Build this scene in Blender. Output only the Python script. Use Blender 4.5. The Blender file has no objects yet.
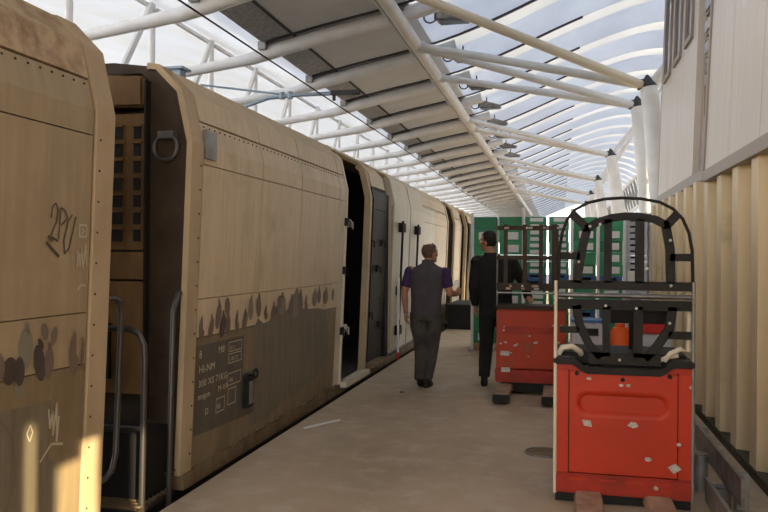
import bpy, bmesh, math, random
from mathutils import Vector, Matrix
random.seed(7)
C = bpy.context.scene.collection
S = bpy.context.scene
PI = math.pi

# ---------------------------------------------------------------- camera, world, sun, exposure
cam_d = bpy.data.cameras.new('camera')
cam = bpy.data.objects.new('camera', cam_d); C.objects.link(cam)
cam_d.sensor_width = 36.0; cam_d.lens = 747.0 / 768.0 * 36.0
cam_d.clip_end = 400
yaw = math.atan(176 / 747.0)
cam.matrix_world = (Matrix.Translation((0, 0, 1.57)) @ Matrix.Rotation(yaw, 4, 'Z')
                    @ Matrix.Rotation(PI / 2, 4, 'X') @ Matrix.Rotation(math.radians(0.4), 4, 'Z'))
S.camera = cam

w = bpy.data.worlds.new('overcast_sky'); S.world = w; w.use_nodes = True
bg = w.node_tree.nodes['Background']
bg.inputs[0].default_value = (1.0, 0.98, 0.95, 1); bg.inputs[1].default_value = 1.2

sun_d = bpy.data.lights.new('sun', 'SUN'); sun = bpy.data.objects.new('sun', sun_d); C.objects.link(sun)
sun_d.energy = 6.0; sun_d.angle = math.radians(0.6); sun_d.color = (1.0, 0.82, 0.52)
SUN_DIR = Vector((-0.60, 0.72, -0.18)).normalized()
sun.rotation_euler = SUN_DIR.to_track_quat('-Z', 'Y').to_euler()
sun.location = (20, -20, 20)

S.view_settings.view_transform = 'Standard'; S.view_settings.look = 'None'
S.view_settings.gamma = 1.0; S.view_settings.use_curve_mapping = False
S.view_settings.exposure = 1.66

# ---------------------------------------------------------------- materials
def mat(name, col, rough=0.6, metal=0.0, col2=None, scale=3.0, stretch=(1, 1, 1), mix=(0.35, 0.65), bump=0.0, bscale=40, trans=0.0, detail=5, col3=None, scale3=1.0, mix3=(0.5, 0.7), spec=0.3):
    m = bpy.data.materials.new(name); m.use_nodes = True
    nt = m.node_tree; N = nt.nodes; L = nt.links
    b = N['Principled BSDF']
    b.inputs['Roughness'].default_value = rough; b.inputs['Metallic'].default_value = metal
    b.inputs['Specular IOR Level'].default_value = spec
    b.inputs['Base Color'].default_value = (*col, 1)
    tc = N.new('ShaderNodeTexCoord'); geo = N.new('ShaderNodeNewGeometry')
    def noise(sc, st, det):
        mp = N.new('ShaderNodeMapping'); mp.inputs['Scale'].default_value = st
        L.new(geo.outputs['Position'], mp.inputs['Vector'])
        n = N.new('ShaderNodeTexNoise'); n.inputs['Scale'].default_value = sc; n.inputs['Detail'].default_value = det
        n.inputs['Roughness'].default_value = 0.6
        L.new(mp.outputs[0], n.inputs['Vector']); return n
    out = None
    if col2:
        n = noise(scale, stretch, detail)
        r = N.new('ShaderNodeValToRGB')
        r.color_ramp.elements[0].position = mix[0]; r.color_ramp.elements[0].color = (*col, 1)
        r.color_ramp.elements[1].position = mix[1]; r.color_ramp.elements[1].color = (*col2, 1)
        L.new(n.outputs['Fac'], r.inputs[0]); out = r.outputs[0]
        if col3:
            n3 = noise(scale3, (1, 1, 1), 6)
            r3 = N.new('ShaderNodeMapRange'); r3.inputs[1].default_value = mix3[0]; r3.inputs[2].default_value = mix3[1]
            L.new(n3.outputs['Fac'], r3.inputs[0])
            mx = N.new('ShaderNodeMix'); mx.data_type = 'RGBA'
            L.new(r3.outputs[0], mx.inputs[0]); L.new(out, mx.inputs[6]); mx.inputs[7].default_value = (*col3, 1)
            out = mx.outputs[2]
        L.new(out, b.inputs['Base Color'])
    if bump:
        n2 = noise(bscale, (1, 1, 1), 4)
        bp = N.new('ShaderNodeBump'); bp.inputs['Strength'].default_value = bump; bp.inputs['Distance'].default_value = 0.02
        L.new(n2.outputs['Fac'], bp.inputs['Height']); L.new(bp.outputs[0], b.inputs['Normal'])
    if trans:
        t = N.new('ShaderNodeBsdfTranslucent'); t.inputs[0].default_value = (*col, 1)
        if out: L.new(out, t.inputs[0])
        ms = N.new('ShaderNodeMixShader'); ms.inputs[0].default_value = trans
        o = N['Material Output']
        L.new(b.outputs[0], ms.inputs[1]); L.new(t.outputs[0], ms.inputs[2]); L.new(ms.outputs[0], o.inputs[0])
    return m

M = {}
M['concrete'] = mat('platform_concrete', (.53, .41, .285), .62, 0, (.36, .28, .19), .9, (1, .5, 1), (.35, .68), .25, 30, col3=(.56, .49, .39), scale3=4.0, mix3=(.5, .8))
M['ballast'] = mat('track_ballast', (.10, .085, .07), .95, 0, (.04, .035, .03), 12, bump=.8, bscale=20)
M['tan'] = mat('wagon_tan_paint', (.66, .53, .345), .5, 0, (.56, .44, .28), 3.0, (1, 6, .5), (.35, .7), .04, 60, col3=(.42, .32, .20), scale3=2.2, mix3=(.55, .85))
M['tan_old'] = mat('wagon_old_paint', (.40, .31, .19), .5, 0, (.32, .245, .145), 3.0, (1, 6, .5), (.35, .7), .04, 60, col3=(.29, .22, .135), scale3=2.2, mix3=(.5, .85))
M['tan_low'] = mat('wagon_soiled_paint', (.26, .195, .11), .5, 0, (.175, .13, .075), 2.2, (1, 4, .6), (.35, .7), .05, 50, col3=(.17, .135, .085), scale3=1.6, mix3=(.5, .8))
M['cream'] = mat('wagon_cream_door', (.66, .59, .46), .5, 0, (.56, .49, .36), 3, (1, 5, .5))
M['roofdirt'] = mat('wagon_roof_soot', (.50, .375, .235), .7, 0, (.24, .15, .09), 9, (1, 1, 1), (.42, .72), .2, 70, detail=9)
M['post'] = mat('wagon_corner_paint', (.49, .37, .23), .55, 0, (.40, .30, .18), 3, (1, 1, .6), bump=.05)
M['endbrown'] = mat('wagon_end_brown', (.065, .043, .026), .7, 0, (.038, .025, .016), 5, bump=.1)
M['endochre'] = mat('wagon_end_ochre', (.22, .125, .045), .65, 0, (.13, .075, .03), 4, (1, 1, .5), bump=.1)
M['black'] = mat('soot_black', (.012, .011, .011), .7)
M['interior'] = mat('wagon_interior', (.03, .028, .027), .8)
M['dark_panel'] = mat('wagon_dark_panel', (.018, .013, .009), .6, 0, (.04, .03, .019), 4, (1, 4, .4))  # very dark brown mottle for the panels beside the doorways
M['sill'] = mat('wagon_sill', (.23, .16, .085), .7, 0, (.12, .085, .05), 4)
M['steel'] = mat('dull_steel', (.30, .29, .28), .4, .7, (.16, .15, .15), 8)
M['rail_steel'] = mat('handrail_steel', (.09, .085, .08), .35, .6)
M['zinc'] = mat('galvanised_steel', (.34, .35, .35), .5, .5, (.22, .21, .19), 6)
M['white'] = mat('white_paint', (.78, .78, .78), .45, 0, (.68, .67, .66), 3)
M['tubewhite'] = mat('roof_tube_paint', (.82, .83, .85), .4, 0, (.74, .74, .75), 4, bump=.02)
M['strut'] = mat('roof_strut_paint', (.70, .71, .73), .35, .1, (.62, .63, .64), 4)
M['grey_panel'] = mat('roof_grey_panel', (.76, .79, .85), .6, 0, (.70, .73, .79), 2, (1, 1, 1))
M['perf'] = mat('roof_edge_panel', (.50, .51, .54), .55, .1, (.34, .34, .35), 14)
M['membrane'] = mat('translucent_membrane', (.74, .78, .86), .5, 0, (.70, .72, .75), .7, (1, 1, 1), (.35, .7), trans=.36)
M['vault'] = mat('canopy_vault_sheet', (.70, .75, .83), .45, 0, (.62, .67, .76), .8, (1, 1, 1), trans=.42)
M['skystrip'] = mat('canopy_light_strip', (.82, .83, .84), .45, 0, (.76, .77, .78), .8, (1, 1, 1), trans=.47)
M['joint'] = mat('roof_joint_dark', (.06, .06, .065), .7)
M['fence'] = mat('fence_beige_sheet', (.72, .58, .37), .5, 0, (.64, .51, .32), 3, (1, 3, .4), (.35, .7), .03, 40, col3=(.40, .32, .20), scale3=1.5, mix3=(.62, .85))
M['bldg'] = mat('building_pale_sheet', (.62, .56, .50), .35, .1, (.55, .49, .43), 4, (1, 8, .2))
M['moss'] = mat('mossy_kerb', (.10, .085, .05), .9, 0, (.05, .05, .03), 9, bump=.4)
M['bldgtrim'] = mat('building_trim', (.30, .255, .22), .5, .1)
M['glass'] = mat('window_glass', (.10, .11, .13), .12, 0, spec=.8)
M['red'] = mat('truck_red_paint', (.56, .045, .016), .42, 0, (.46, .038, .014), 3, (1, 1, 1), bump=.03)
M['red_worn'] = mat('truck_red_worn', (.50, .045, .016), .5, 0, (.40, .05, .02), 5, col3=(.25, .10, .05), scale3=7, mix3=(.58, .7), bump=.05)
M['skirt'] = mat('truck_red_skirt', (.44, .035, .018), .5, 0, (.25, .03, .018), 6, (1, 1, 1))
M['blackplate'] = mat('black_guard_steel', (.010, .0095, .009), .6, 0, (.020, .018, .016), 9)
M['worn_plate'] = mat('brown_guard_steel', (.055, .035, .022), .55, .2, (.03, .02, .014), 9, col3=(.30, .20, .10), scale3=18, mix3=(.66, .72))
M['rubber'] = mat('black_rubber', (.018, .018, .018), .7)
M['chip'] = mat('torn_sticker', (.62, .60, .55), .7, 0, (.40, .38, .35), 40)
M['ivory'] = mat('ivory_paint_and_light_tint', (.75, .68, .55), .4)  # hoses' own colour; paints in light on one strut and one edge post
M['forkwood'] = mat('fork_worn_steel', (.50, .36, .27), .55, .1, (.33, .22, .15), 7)
M['green'] = mat('green_crate', (.04, .29, .13), .45, 0, (.05, .34, .16), 4)
M['dgreen'] = mat('dark_green_crate', (.03, .22, .10), .45)
M['blue'] = mat('blue_crate', (.06, .15, .36), .45)
M['greytray'] = mat('grey_tray', (.50, .51, .56), .5)
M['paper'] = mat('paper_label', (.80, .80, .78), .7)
M['palewood'] = mat('pallet_wood', (.42, .30, .18), .8, 0, (.30, .21, .12), 6)
M['orange'] = mat('orange_plastic', (.80, .12, .02), .4)
M['skin'] = mat('skin', (.46, .235, .145), .55, 0, (.40, .19, .115), 12)
M['hair_brown'] = mat('hair_brown', (.085, .055, .038), .8, 0, (.14, .09, .06), 40)
M['hair_black'] = mat('hair_black', (.014, .012, .011), .7)
M['vest'] = mat('vest_cloth', (.058, .052, .060), .85, 0, (.075, .068, .074), 10, bump=.3, bscale=14)
M['purple'] = mat('purple_cloth', (.045, .025, .085), .85)
M['jeans'] = mat('jeans_cloth', (.040, .038, .036), .9, 0, (.075, .068, .058), 7, bump=.3, bscale=14)
M['coat'] = mat('black_cloth', (.012, .0115, .0115), .9, 0, (.018, .017, .017), 8, bump=.3, bscale=12)
M['shoe'] = mat('shoe_leather', (.012, .011, .010), .5)
M['redtip'] = mat('red_tip_paint', (.55, .03, .02), .5)
M['fruit_d'] = mat('print_dark', (.07, .055, .045), .6)
M['fruit_m'] = mat('print_mid', (.17, .125, .095), .6)
M['fruit_l'] = mat('print_pale_grey', (.22, .20, .155), .6)
M['slate'] = mat('print_slate', (.095, .085, .065), .6, 0, (.125, .105, .08), 5, (1, 3, .6))
M['faded'] = mat('print_faded', (.21, .175, .12), .6, 0, (.155, .13, .085), 4, (1, 5, .5))
M['letter'] = mat('print_letter', (.62, .53, .37), .6)
M['ink'] = mat('spray_ink', (.10, .08, .06), .7)
M['palespray'] = mat('pale_spray', (.52, .45, .33), .7)

# ---------------------------------------------------------------- mesh builder
class MB:
    def __init__(s): s.v = []; s.f = []; s.mi = []; s.cur = 0
    def add(s, vs, fs):
        o = len(s.v); s.v += [tuple(v) for v in vs]
        for f in fs: s.f.append(tuple(i + o for i in f)); s.mi.append(s.cur)
        return s
    def box(s, x0, x1, y0, y1, z0, z1):
        return s.add([(x0, y0, z0), (x1, y0, z0), (x1, y1, z0), (x0, y1, z0), (x0, y0, z1), (x1, y0, z1), (x1, y1, z1), (x0, y1, z1)],
                     [(0, 3, 2, 1), (4, 5, 6, 7), (0, 1, 5, 4), (1, 2, 6, 5), (2, 3, 7, 6), (3, 0, 4, 7)])
    def bar(s, p, q, wd, th, up=(0, 1, 0)):
        """box-section bar p->q; th measured along up, wd across"""
        p = Vector(p); q = Vector(q); d = (q - p).normalized(); u = Vector(up); sd = d.cross(u).normalized(); u = sd.cross(d).normalized()
        a = sd * wd / 2; b = u * th / 2
        return s.add([p - a - b, p + a - b, p + a + b, p - a + b, q - a - b, q + a - b, q + a + b, q - a + b],
                     [(0, 3, 2, 1), (4, 5, 6, 7), (0, 1, 5, 4), (1, 2, 6, 5), (2, 3, 7, 6), (3, 0, 4, 7)])
    def tube(s, pts, r, n=10, caps=True, ref=None):
        pts = [Vector(p) for p in pts]; k = len(pts)
        rs = r if isinstance(r, (list, tuple)) else [r] * k
        rings = []; prev = None
        for i in range(k):
            d = (pts[min(i + 1, k - 1)] - pts[max(i - 1, 0)]).normalized()
            if prev is None:
                up = Vector((0, 0, 1)) if abs(d.z) < .9 else Vector((0, 1, 0))
            else: up = prev
            sd = d.cross(up).normalized(); u = sd.cross(d).normalized(); prev = u
            e = rs[i]; e = e if isinstance(e, (list, tuple)) else (e, e)
            rings.append([pts[i] + sd * math.cos(2 * PI * j / n) * e[0] + u * math.sin(2 * PI * j / n) * e[1] for j in range(n)])
        vs = [v for R in rings for v in R]; fs = []
        for i in range(k - 1):
            for j in range(n):
                a = i * n + j; b = i * n + (j + 1) % n
                fs.append((a, a + n, b + n, b))
        if caps: fs.append(tuple(range(n))); fs.append(tuple(range((k - 1) * n + n - 1, (k - 1) * n - 1, -1)))
        return s.add(vs, fs)
    def loft(s, secs, n=16):
        """secs: list of (cx,cy,z,rx,ry) horizontal ellipses bottom to top, capped"""
        vs = []; fs = []
        for cx, cy, z, rx, ry in secs:
            for j in range(n):
                a = 2 * PI * j / n; vs.append((cx + math.cos(a) * rx, cy + math.sin(a) * ry, z))
        for i in range(len(secs) - 1):
            for j in range(n):
                a = i * n + j; b = i * n + (j + 1) % n; fs.append((a, b, b + n, a + n))
        fs.append(tuple(range(n - 1, -1, -1))); fs.append(tuple(range((len(secs) - 1) * n, len(secs) * n)))
        return s.add(vs, fs)
    def prism(s, poly, y0, y1):
        """polygon in X,Z extruded along Y"""
        n = len(poly)
        vs = [(x, y0, z) for x, z in poly] + [(x, y1, z) for x, z in poly]
        fs = [tuple(range(n)), tuple(range(2 * n - 1, n - 1, -1))]
        for i in range(n): j = (i + 1) % n; fs.append((i, i + n, j + n, j))
        return s.add(vs, fs)
    def sphere(s, c, r, nu=14, nv=10):
        c = Vector(c); r = r if isinstance(r, (list, tuple)) else (r, r, r)
        vs = [(c.x, c.y, c.z - r[2])]; fs = []
        for i in range(1, nv):
            t = -PI / 2 + PI * i / nv
            for j in range(nu):
                a = 2 * PI * j / nu; vs.append((c.x + r[0] * math.cos(t) * math.cos(a), c.y + r[1] * math.cos(t) * math.sin(a), c.z + r[2] * math.sin(t)))
        vs.append((c.x, c.y, c.z + r[2])); top = len(vs) - 1
        for j in range(nu):
            fs.append((0, 1 + (j + 1) % nu, 1 + j)); b = 1 + (nv - 2) * nu; fs.append((b + j, b + (j + 1) % nu, top))
        for i in range(nv - 2):
            for j in range(nu):
                a = 1 + i * nu + j; b = 1 + i * nu + (j + 1) % nu; fs.append((a, b, b + nu, a + nu))
        return s.add(vs, fs)
    def mesh(s, name, mats, off=(0, 0, 0), smooth=False, bevel=0):
        me = bpy.data.meshes.new(name)
        ox, oy, oz = off
        me.from_pydata([(x - ox, y - oy, z - oz) for x, y, z in s.v], [], s.f)
        bm = bmesh.new(); bm.from_mesh(me)
        bmesh.ops.recalc_face_normals(bm, faces=bm.faces)
        if bevel: bmesh.ops.bevel(bm, geom=[e for e in bm.edges if e.calc_face_angle(0) > .5], offset=bevel, segments=2, affect='EDGES', clamp_overlap=True)
        bm.to_mesh(me); bm.free()
        mats = mats if isinstance(mats, (list, tuple)) else [mats]
        for m in mats: me.materials.append(M[m] if isinstance(m, str) else m)
        if len(mats) > 1 and not bevel:
            for p, i in zip(me.polygons, s.mi): p.material_index = i
        if smooth:
            me.polygons.foreach_set('use_smooth', [True] * len(me.polygons))
            try: me.set_sharp_from_angle(angle=math.radians(smooth if smooth > 1 else 40))
            except Exception: pass
        return me
    def build(s, name, mats, parent=None, smooth=False, bevel=0, origin=None):
        off = root_loc(parent) if parent else (origin or (0, 0, 0))
        o = bpy.data.objects.new(name, s.mesh(name, mats, off, smooth, bevel)); C.objects.link(o)
        if parent: o.parent = parent
        else: o.location = off
        return o
ROOT = {}
def root_loc(o):
    p = o
    while p.parent: p = p.parent
    return tuple(p.location)
def tag(o, label=None, cat=None, group=None, kind=None):
    if label: o['label'] = label
    if cat: o['category'] = cat
    if group: o['group'] = group
    if kind: o['kind'] = kind
    return o
def empty(name, loc, label=None, cat=None, group=None, kind=None):
    o = bpy.data.objects.new(name, None); C.objects.link(o); o.location = loc; o.empty_display_size = .2
    return tag(o, label, cat, group, kind)
def inst(name, me, loc, parent=None, rz=0):
    o = bpy.data.objects.new(name, me); C.objects.link(o)
    if parent:
        o.parent = parent; r = root_loc(parent); loc = (loc[0] - r[0], loc[1] - r[1], loc[2] - r[2])
    o.location = loc; o.rotation_euler = (0, 0, rz); return o
def B(): return MB()

# ================================================================ SETTING
# ---- floor and track
fl = B().box(-2.37, 2.2, -12, 46, -1.15, 0).build('floor', 'concrete'); tag(fl, 'worn concrete platform floor beside the wagons', None, kind='structure')
tb = B().box(-45, 60, -30, 120, -1.3, -1.15).build('floor_track', 'ballast'); tag(tb, 'dark ballast track bed below the platform', None, kind='structure')
for i, x in enumerate((-4.57, -3.13)):
    r = B().box(x - .035, x + .035, -12, 60, -1.02, -.98).box(x - .01, x + .01, -12, 60, -1.12, -1.02).box(x - .07, x + .07, -12, 60, -1.15, -1.12).build('trim_%d' % (i + 1), 'steel')
    tag(r, 'steel rail under the wagons, ' + ('far side' if i == 0 else 'platform side'), None, kind='structure')

# ---- canopy roof
PX = [(-16, 8.2), (-9, 6.3), (-6.3, 5.55), (-4.45, 4.82), (-3.6, 5.02), (-2.6, 5.2), (-2, 5.33), (-1.65, 5.44), (-1, 5.68), (-.4, 5.95), (.5, 6.32), (1.5, 6.66), (2.2, 6.78), (3.0, 6.72), (3.8, 6.45), (4.6, 5.9), (5.3, 5.0), (5.8, 3.9), (6.1, 2.7), (6.2, 1.5)]
def zr(x):
    for (a, za), (b, zb) in zip(PX, PX[1:]):
        if a <= x <= b: return za + (zb - za) * (x - a) / (b - a)
    return PX[-1][1]
def zs(x):
    if x < -4.3: return zr(x)
    return sum(zr(max(-4.45, x + d)) for d in (-.4, -.2, 0, .2, .4)) / 5
ceil = empty('ceiling', (0, 20, 5), 'arched platform canopy of ribbed pale sheets and grey panels', None, kind='structure')
BY = [10.7 + 2.2 * k for k in range(-8, 30)]
def sheet(xs, y0, y1, bulge=0.0, th=.02, ny=1):
    m = B(); g = []
    for j in range(ny + 1):
        t = j / ny; y = y0 + (y1 - y0) * t; b = bulge * math.sin(PI * t)
        g.append([(x, y, zs(x) + b * min(1, max(0, (x + 2.2) / .8))) for x in xs])
    n = len(xs); vs = [p for r in g for p in r]; fs = []
    for j in range(ny):
        for i in range(n - 1):
            a = j * n + i; fs.append((a, a + 1, a + n + 1, a + n))
    k = len(vs); vs2 = vs + [(x, y, z + th) for x, y, z in vs]
    fs2 = fs + [tuple(reversed([i + k for i in f])) for f in fs]
    for i in range(n - 1):
        fs2.append((i, i + k, i + 1 + k, i + 1)); a = ny * n + i; fs2.append((a, a + 1, a + 1 + k, a + k))
    for j in range(ny):
        a = j * n; fs2.append((a, a + n, a + n + k, a + k)); a = j * n + n - 1; fs2.append((a, a + k, a + n + k, a + n))
    return m.add(vs2, fs2)
def fr(a, b, n): return [a + (b - a) * i / n for i in range(n + 1)]
for k, y in enumerate(BY[:-1]):
    y1 = y + 2.2
    sheet(fr(-15.5, -4.46, 8), y + .0, y1, 0).build('membrane_panel', 'membrane', ceil)
    sheet(fr(-4.45, -3.97, 2), y + .02, y1 - .02, 0).build('edge_panel', 'perf', ceil)
    sheet(fr(-3.975, -2.2, 8), y + .03, y1 - .03, 0).build('grey_panel', 'grey_panel', ceil, smooth=60)
    # ribbed sheets: each bay carries a narrow flat strip and a wide bowed one
    xe = 6.2 if y > 10 else 4.3
    sheet(fr(-2.21, xe, 30), y + .005, y + .60, .05, ny=4).build('ribbed_sheet', 'skystrip', ceil, smooth=60)
    sheet(fr(-2.21, xe, 30), y + .605, y1 - .0, .28, ny=8).build('ribbed_sheet', 'vault', ceil, smooth=60)
    # dark joint gasket
    j = B()
    B().bar((-3.965, y + .02, zs(-3.965) - .012), (-3.965, y1 - .02, zs(-3.965) - .012), .04, .02, (0, 0, 1)).build('joint_strip', 'joint', ceil)
    for a, b in zip(fr(-4.4, .4, 18), fr(-4.4, .4, 18)[1:]):
        j.bar((a, y, zs(a) + .0), (b, y, zs(b) + .0), .07, .03, (0, 0, 1))
    j.build('joint_strip', 'joint', ceil)
    # transverse beam below the sheets
    xs = [-6.2, -4.7] + fr(-4.4, -1.8, 10)
    zz = [4.42, 4.63] + [zs(x) - .12 for x in xs[2:]]
    B().tube([(x, y + .16, z) for x, z in zip(xs, zz)], [.07, .095] + [.115] * 11, 12).build('beam', 'tubewhite', ceil, smooth=50)
    B().box(-4.52, -4.40, y - .03, y + .10, zs(-4.45) - .10, zs(-4.45) + .02).tube([(-4.46, y, 4.78), (-4.46, y + .22, 4.73)], .04, 8).build('bracket', 'zinc', ceil)
tub = empty('roof_tube', (-2.3, 12, 5.0), 'long white tube running lengthwise under the canopy above platform edge', 'roof tube')
B().tube([(-2.3, -8, 5.0), (-2.3, 62, 5.0)], .10, 16).build('tube', 'tubewhite', tub, smooth=50)
B().box(-2.44, -2.41, -8, 62, 4.95, 4.99).build('cable_tray', 'white', tub)
for y in BY:
    B().box(-2.34, -2.26, y + .05, y + .13, 5.08, zs(-2.3) + .02).build('hanger', 'zinc', tub)

# ---- columns with paired struts
cols = [(1.42, 6.3, [4.5, 6.2]), (1.42, 13.3, [8.9, 11.9]), (1.42, 15.0, [12.0, 14.1]), (1.38, 22.1, [18.6, 20.0]), (1.36, 29.0, [25.2, 27.4]), (1.36, 35.5, [31, 33]), (1.36, 42, [37.5, 39.5])]
clab = ['white leaning roof column behind the near building block', 'white leaning roof column half hidden by the building edge', 'thick white leaning roof column just left of the building', 'white leaning roof column, third one along from the building', 'white leaning roof column, fourth one along from the building', 'white leaning roof column, fifth one along from the building', 'white leaning roof column, farthest from the building']
for (x, y, ns), lb in zip(cols, clab):
    c = empty('roof_column', (x + .55, y, 0), lb, 'column', 'leaning columns carrying the canopy')
    B().tube([(x + .60, y, 0), (x + .28, y, 2.4), (x + .02, y, 4.45)], [.14, .22, .14], 16).build('shaft', 'white', c, smooth=50)
    B().tube([(x + .02, y, 4.45), (x, y, 4.55), (x - .01, y, 4.66)], [.14, .10, .02], 12).build('cap', 'joint', c, smooth=50)
    B().tube([(x + .05, y, 4.5), (x + .9, y, 5.6), (x + 1.6, y, zs(x + 1.6))], [.07, .06, .05], 10).build('upper_arm', 'white', c, smooth=50)
    for n in ns:
        B().tube([(-2.26, n, 4.98), (x - .12, y - .02, 4.50)], [.06, .08], 12).tube([(-2.33, n - .02, 4.98), (-2.16, n + .03, 4.97)], .085, 10).build('strut', 'ivory' if n == 8.9 else 'strut', c, smooth=50)  # one near strut is coloured ivory to paint in warm sunlight
    B().box(x - .16, x - .02, y - .07, y + .07, 4.42, 4.58).build('knuckle', 'joint', c)
# lattice edge truss behind the columns
tr = empty('edge_truss', (2.6, 12, 3.6), 'pale zigzag lattice truss running behind the leaning columns', 'truss')
for zz, xx in ((3.3, 2.55), (4.15, 2.35)):
    B().tube([(xx, 12.4, zz), (xx, 42, zz)], .05, 8).build('chord', 'white', tr)
yy = 12.4; up = 0
while yy < 41:
    B().tube([(2.55 if not up else 2.35, yy, 3.3 if not up else 4.15), (2.35 if not up else 2.55, yy + .5, 4.15 if not up else 3.3)], .028, 6).build('lattice_bar', 'zinc', tr)
    yy += .5; up = 1 - up

# ---- left posts beyond the track
for k in range(0, 13):
    y = 8.6 + 2.05 * k
    p = empty('trim_%d' % (k + 3), (-6.3, y, -1.15), ('white post with brace behind the wagons, number %s from the left edge' % ['one', 'two', 'three', 'four', 'five', 'six', 'seven', 'eight', 'nine', 'ten', 'eleven', 'twelve', 'thirteen'][k]), None, None, 'structure')
    B().tube([(-6.3, y, -1.15), (-6.3, y, 5.5)], .05, 10).build('shaft', 'white', p, smooth=50)
    B().bar((-6.25, y + .04, 5.44), (-6.25, y + 2.0, 5.44), .06, .05, (1, 0, 0)).build('purlin', 'white', p)
    B().bar((-6.25, y + .9, 3.9), (-6.2, y + 1.9, 5.5), .09, .05, (1, 0, 0)).build('brace', 'white', p)

# ---- overhead line
wire = B().tube([(-3.8, -6 + i * 2.0, 4.16 + .012 * abs((i % 12) - 6)) for i in range(24)], .011, 6).build('contact_wire', 'black'); tag(wire, 'thin black overhead contact wire strung above the wagons', 'wire')
arm = empty('wire_bracket', (-6.3, 12.4, 4.3), 'pale blue bracket arm holding the overhead wire above wagon roof', 'bracket')
M['blue_steel'] = mat('pale_blue_steel', (.30, .37, .45), .5, .2)
B().tube([(-6.3, 12.3, 3.75), (-5.6, 12.3, 4.15), (-5.0, 12.3, 4.33), (-4.4, 12.3, 4.36), (-3.5, 12.3, 4.36)], .035, 8).build('curved_arm', 'blue_steel', arm, smooth=50)
B().tube([(-6.3, 12.3, 4.62), (-4.6, 12.3, 4.36)], .02, 6).build('tie_rod', 'blue_steel', arm)
B().box(-3.85, -3.35, 12.25, 12.35, 4.33, 4.40).tube([(-3.8, 12.3, 4.34), (-3.8, 12.3, 4.235)], .03, 8).build('clamp', 'joint', arm)
B().tube([(-4.75, 12.3, 4.30), (-4.75, 12.3, 4.42)], .05, 8).tube([(-4.6, 12.3, 4.30), (-4.6, 12.3, 4.42)], .05, 8).build('insulator', 'blue_steel', arm)
bx = empty('junction_box', (-5.3, 9.0, 4.0), 'small pale blue steel box above the wagon roofs', 'box')
B().box(-5.0, -4.85, 8.9, 9.05, 3.2, 4.0).build('box_body', 'blue_steel', bx, bevel=.01)
B().box(-5.05, -4.80, 8.85, 9.10, 4.0, 4.03).build('box_lid', 'blue_steel', bx)
B().tube([(-4.92, 8.97, 3.0), (-4.92, 8.97, 3.2)], .03, 8).build('stem', 'blue_steel', bx)

# ---- floodlights
for i, (x, y) in enumerate([(-1.7, 11.35), (-1.75, 13.6), (-1.75, 15.9), (-1.75, 18.1), (-1.75, 20.4), (-1.75, 22.6), (-1.75, 24.8), (-1.75, 27.0)]):
    z = zs(x) - .2
    o = empty('floodlight', (x, y, z), 'dark floodlight with ring bracket under canopy, %s from the front' % ['first', 'second', 'third', 'fourth', 'fifth', 'sixth', 'seventh', 'eighth'][i], 'floodlight', 'floodlights under the canopy')
    B().tube([(x - .27 + .10 * math.cos(a), y, z + .03 + .10 * math.sin(a)) for a in [2 * PI * t / 16 for t in range(17)]], .013, 6, caps=False).build('ring_bracket', 'joint', o)
    B().prism([(x - .16, z - .06), (x + .34, z - .07), (x + .36, z - .02), (x - .02, z + .09), (x - .16, z + .06)], y - .13, y + .13).build('housing', 'steel', o, bevel=.01)
    B().box(x - .12, x + .32, y - .11, y + .11, z - .085, z - .07).build('lens', 'glass', o)
    B().tube([(x, y, z + .08), (x, y, zs(x) + .0)], .015, 6).build('hanger', 'joint', o)
    B().box(x - .20, x - .14, y - .05, y + .05, z - .03, z + .09).build('gearbox', 'joint', o)

# ---- right fence
wr = empty('wall_right', (1.45, 6, 0), 'beige corrugated metal fence along the platform', None, kind='structure')
pm = B(); prof = [(0, .16), (.10, .16), (.16, .0), (.36, .0), (.42, .16), (.62, .16)]
vs = []
for (yy, dx) in prof:
    for z in (0.06, 2.36): vs.append((dx, yy, z))
for (yy, dx) in prof:
    for z in (0.06, 2.36): vs.append((dx + .02, yy, z))
n = len(prof) * 2; fs = []
for i in range(len(prof) - 1):
    a = 2 * i; fs.append((a, a + 1, a + 3, a + 2)); fs.append((a + n, a + 2 + n, a + 3 + n, a + 1 + n))
    fs.append((a, a + 2, a + 2 + n, a + n)); fs.append((a + 1, a + 1 + n, a + 3 + n, a + 3))
fs.append((0, n, 1 + n, 1)); e = n - 2; fs.append((e, e + 1, e + 1 + n, e + n))
pm.add(vs, fs); pme = pm.mesh('panel', 'fence')
for k in range(-6, 20):
    y = .0 + .62 * k
    if k in (-3, -2): continue
    inst('panel', pme, (1.36, y, 0), wr)
# unseen boards added behind the viewer, gaps cut to shape wagon one's sun patch
for y0, y1, z0, z1 in ((-1.86, -1.62, .1, 2.36), (-1.62, -1.54, 2.08, 2.36), (-1.54, -1.40, .1, 2.36), (-1.40, -1.20, 1.66, 2.36), (-1.20, -1.03, 1.74, 2.36), (-1.03, -.62, .1, 2.36)):
    B().box(1.42, 1.45, y0, y1, z0, z1).build('sun_mask_board', 'fence', wr)
for k in range(-3, 10):
    B().box(1.345, 1.60, k * 1.24, k * 1.24 + 1.235, -.02, .07).build('base_block', 'moss', wr)
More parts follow.
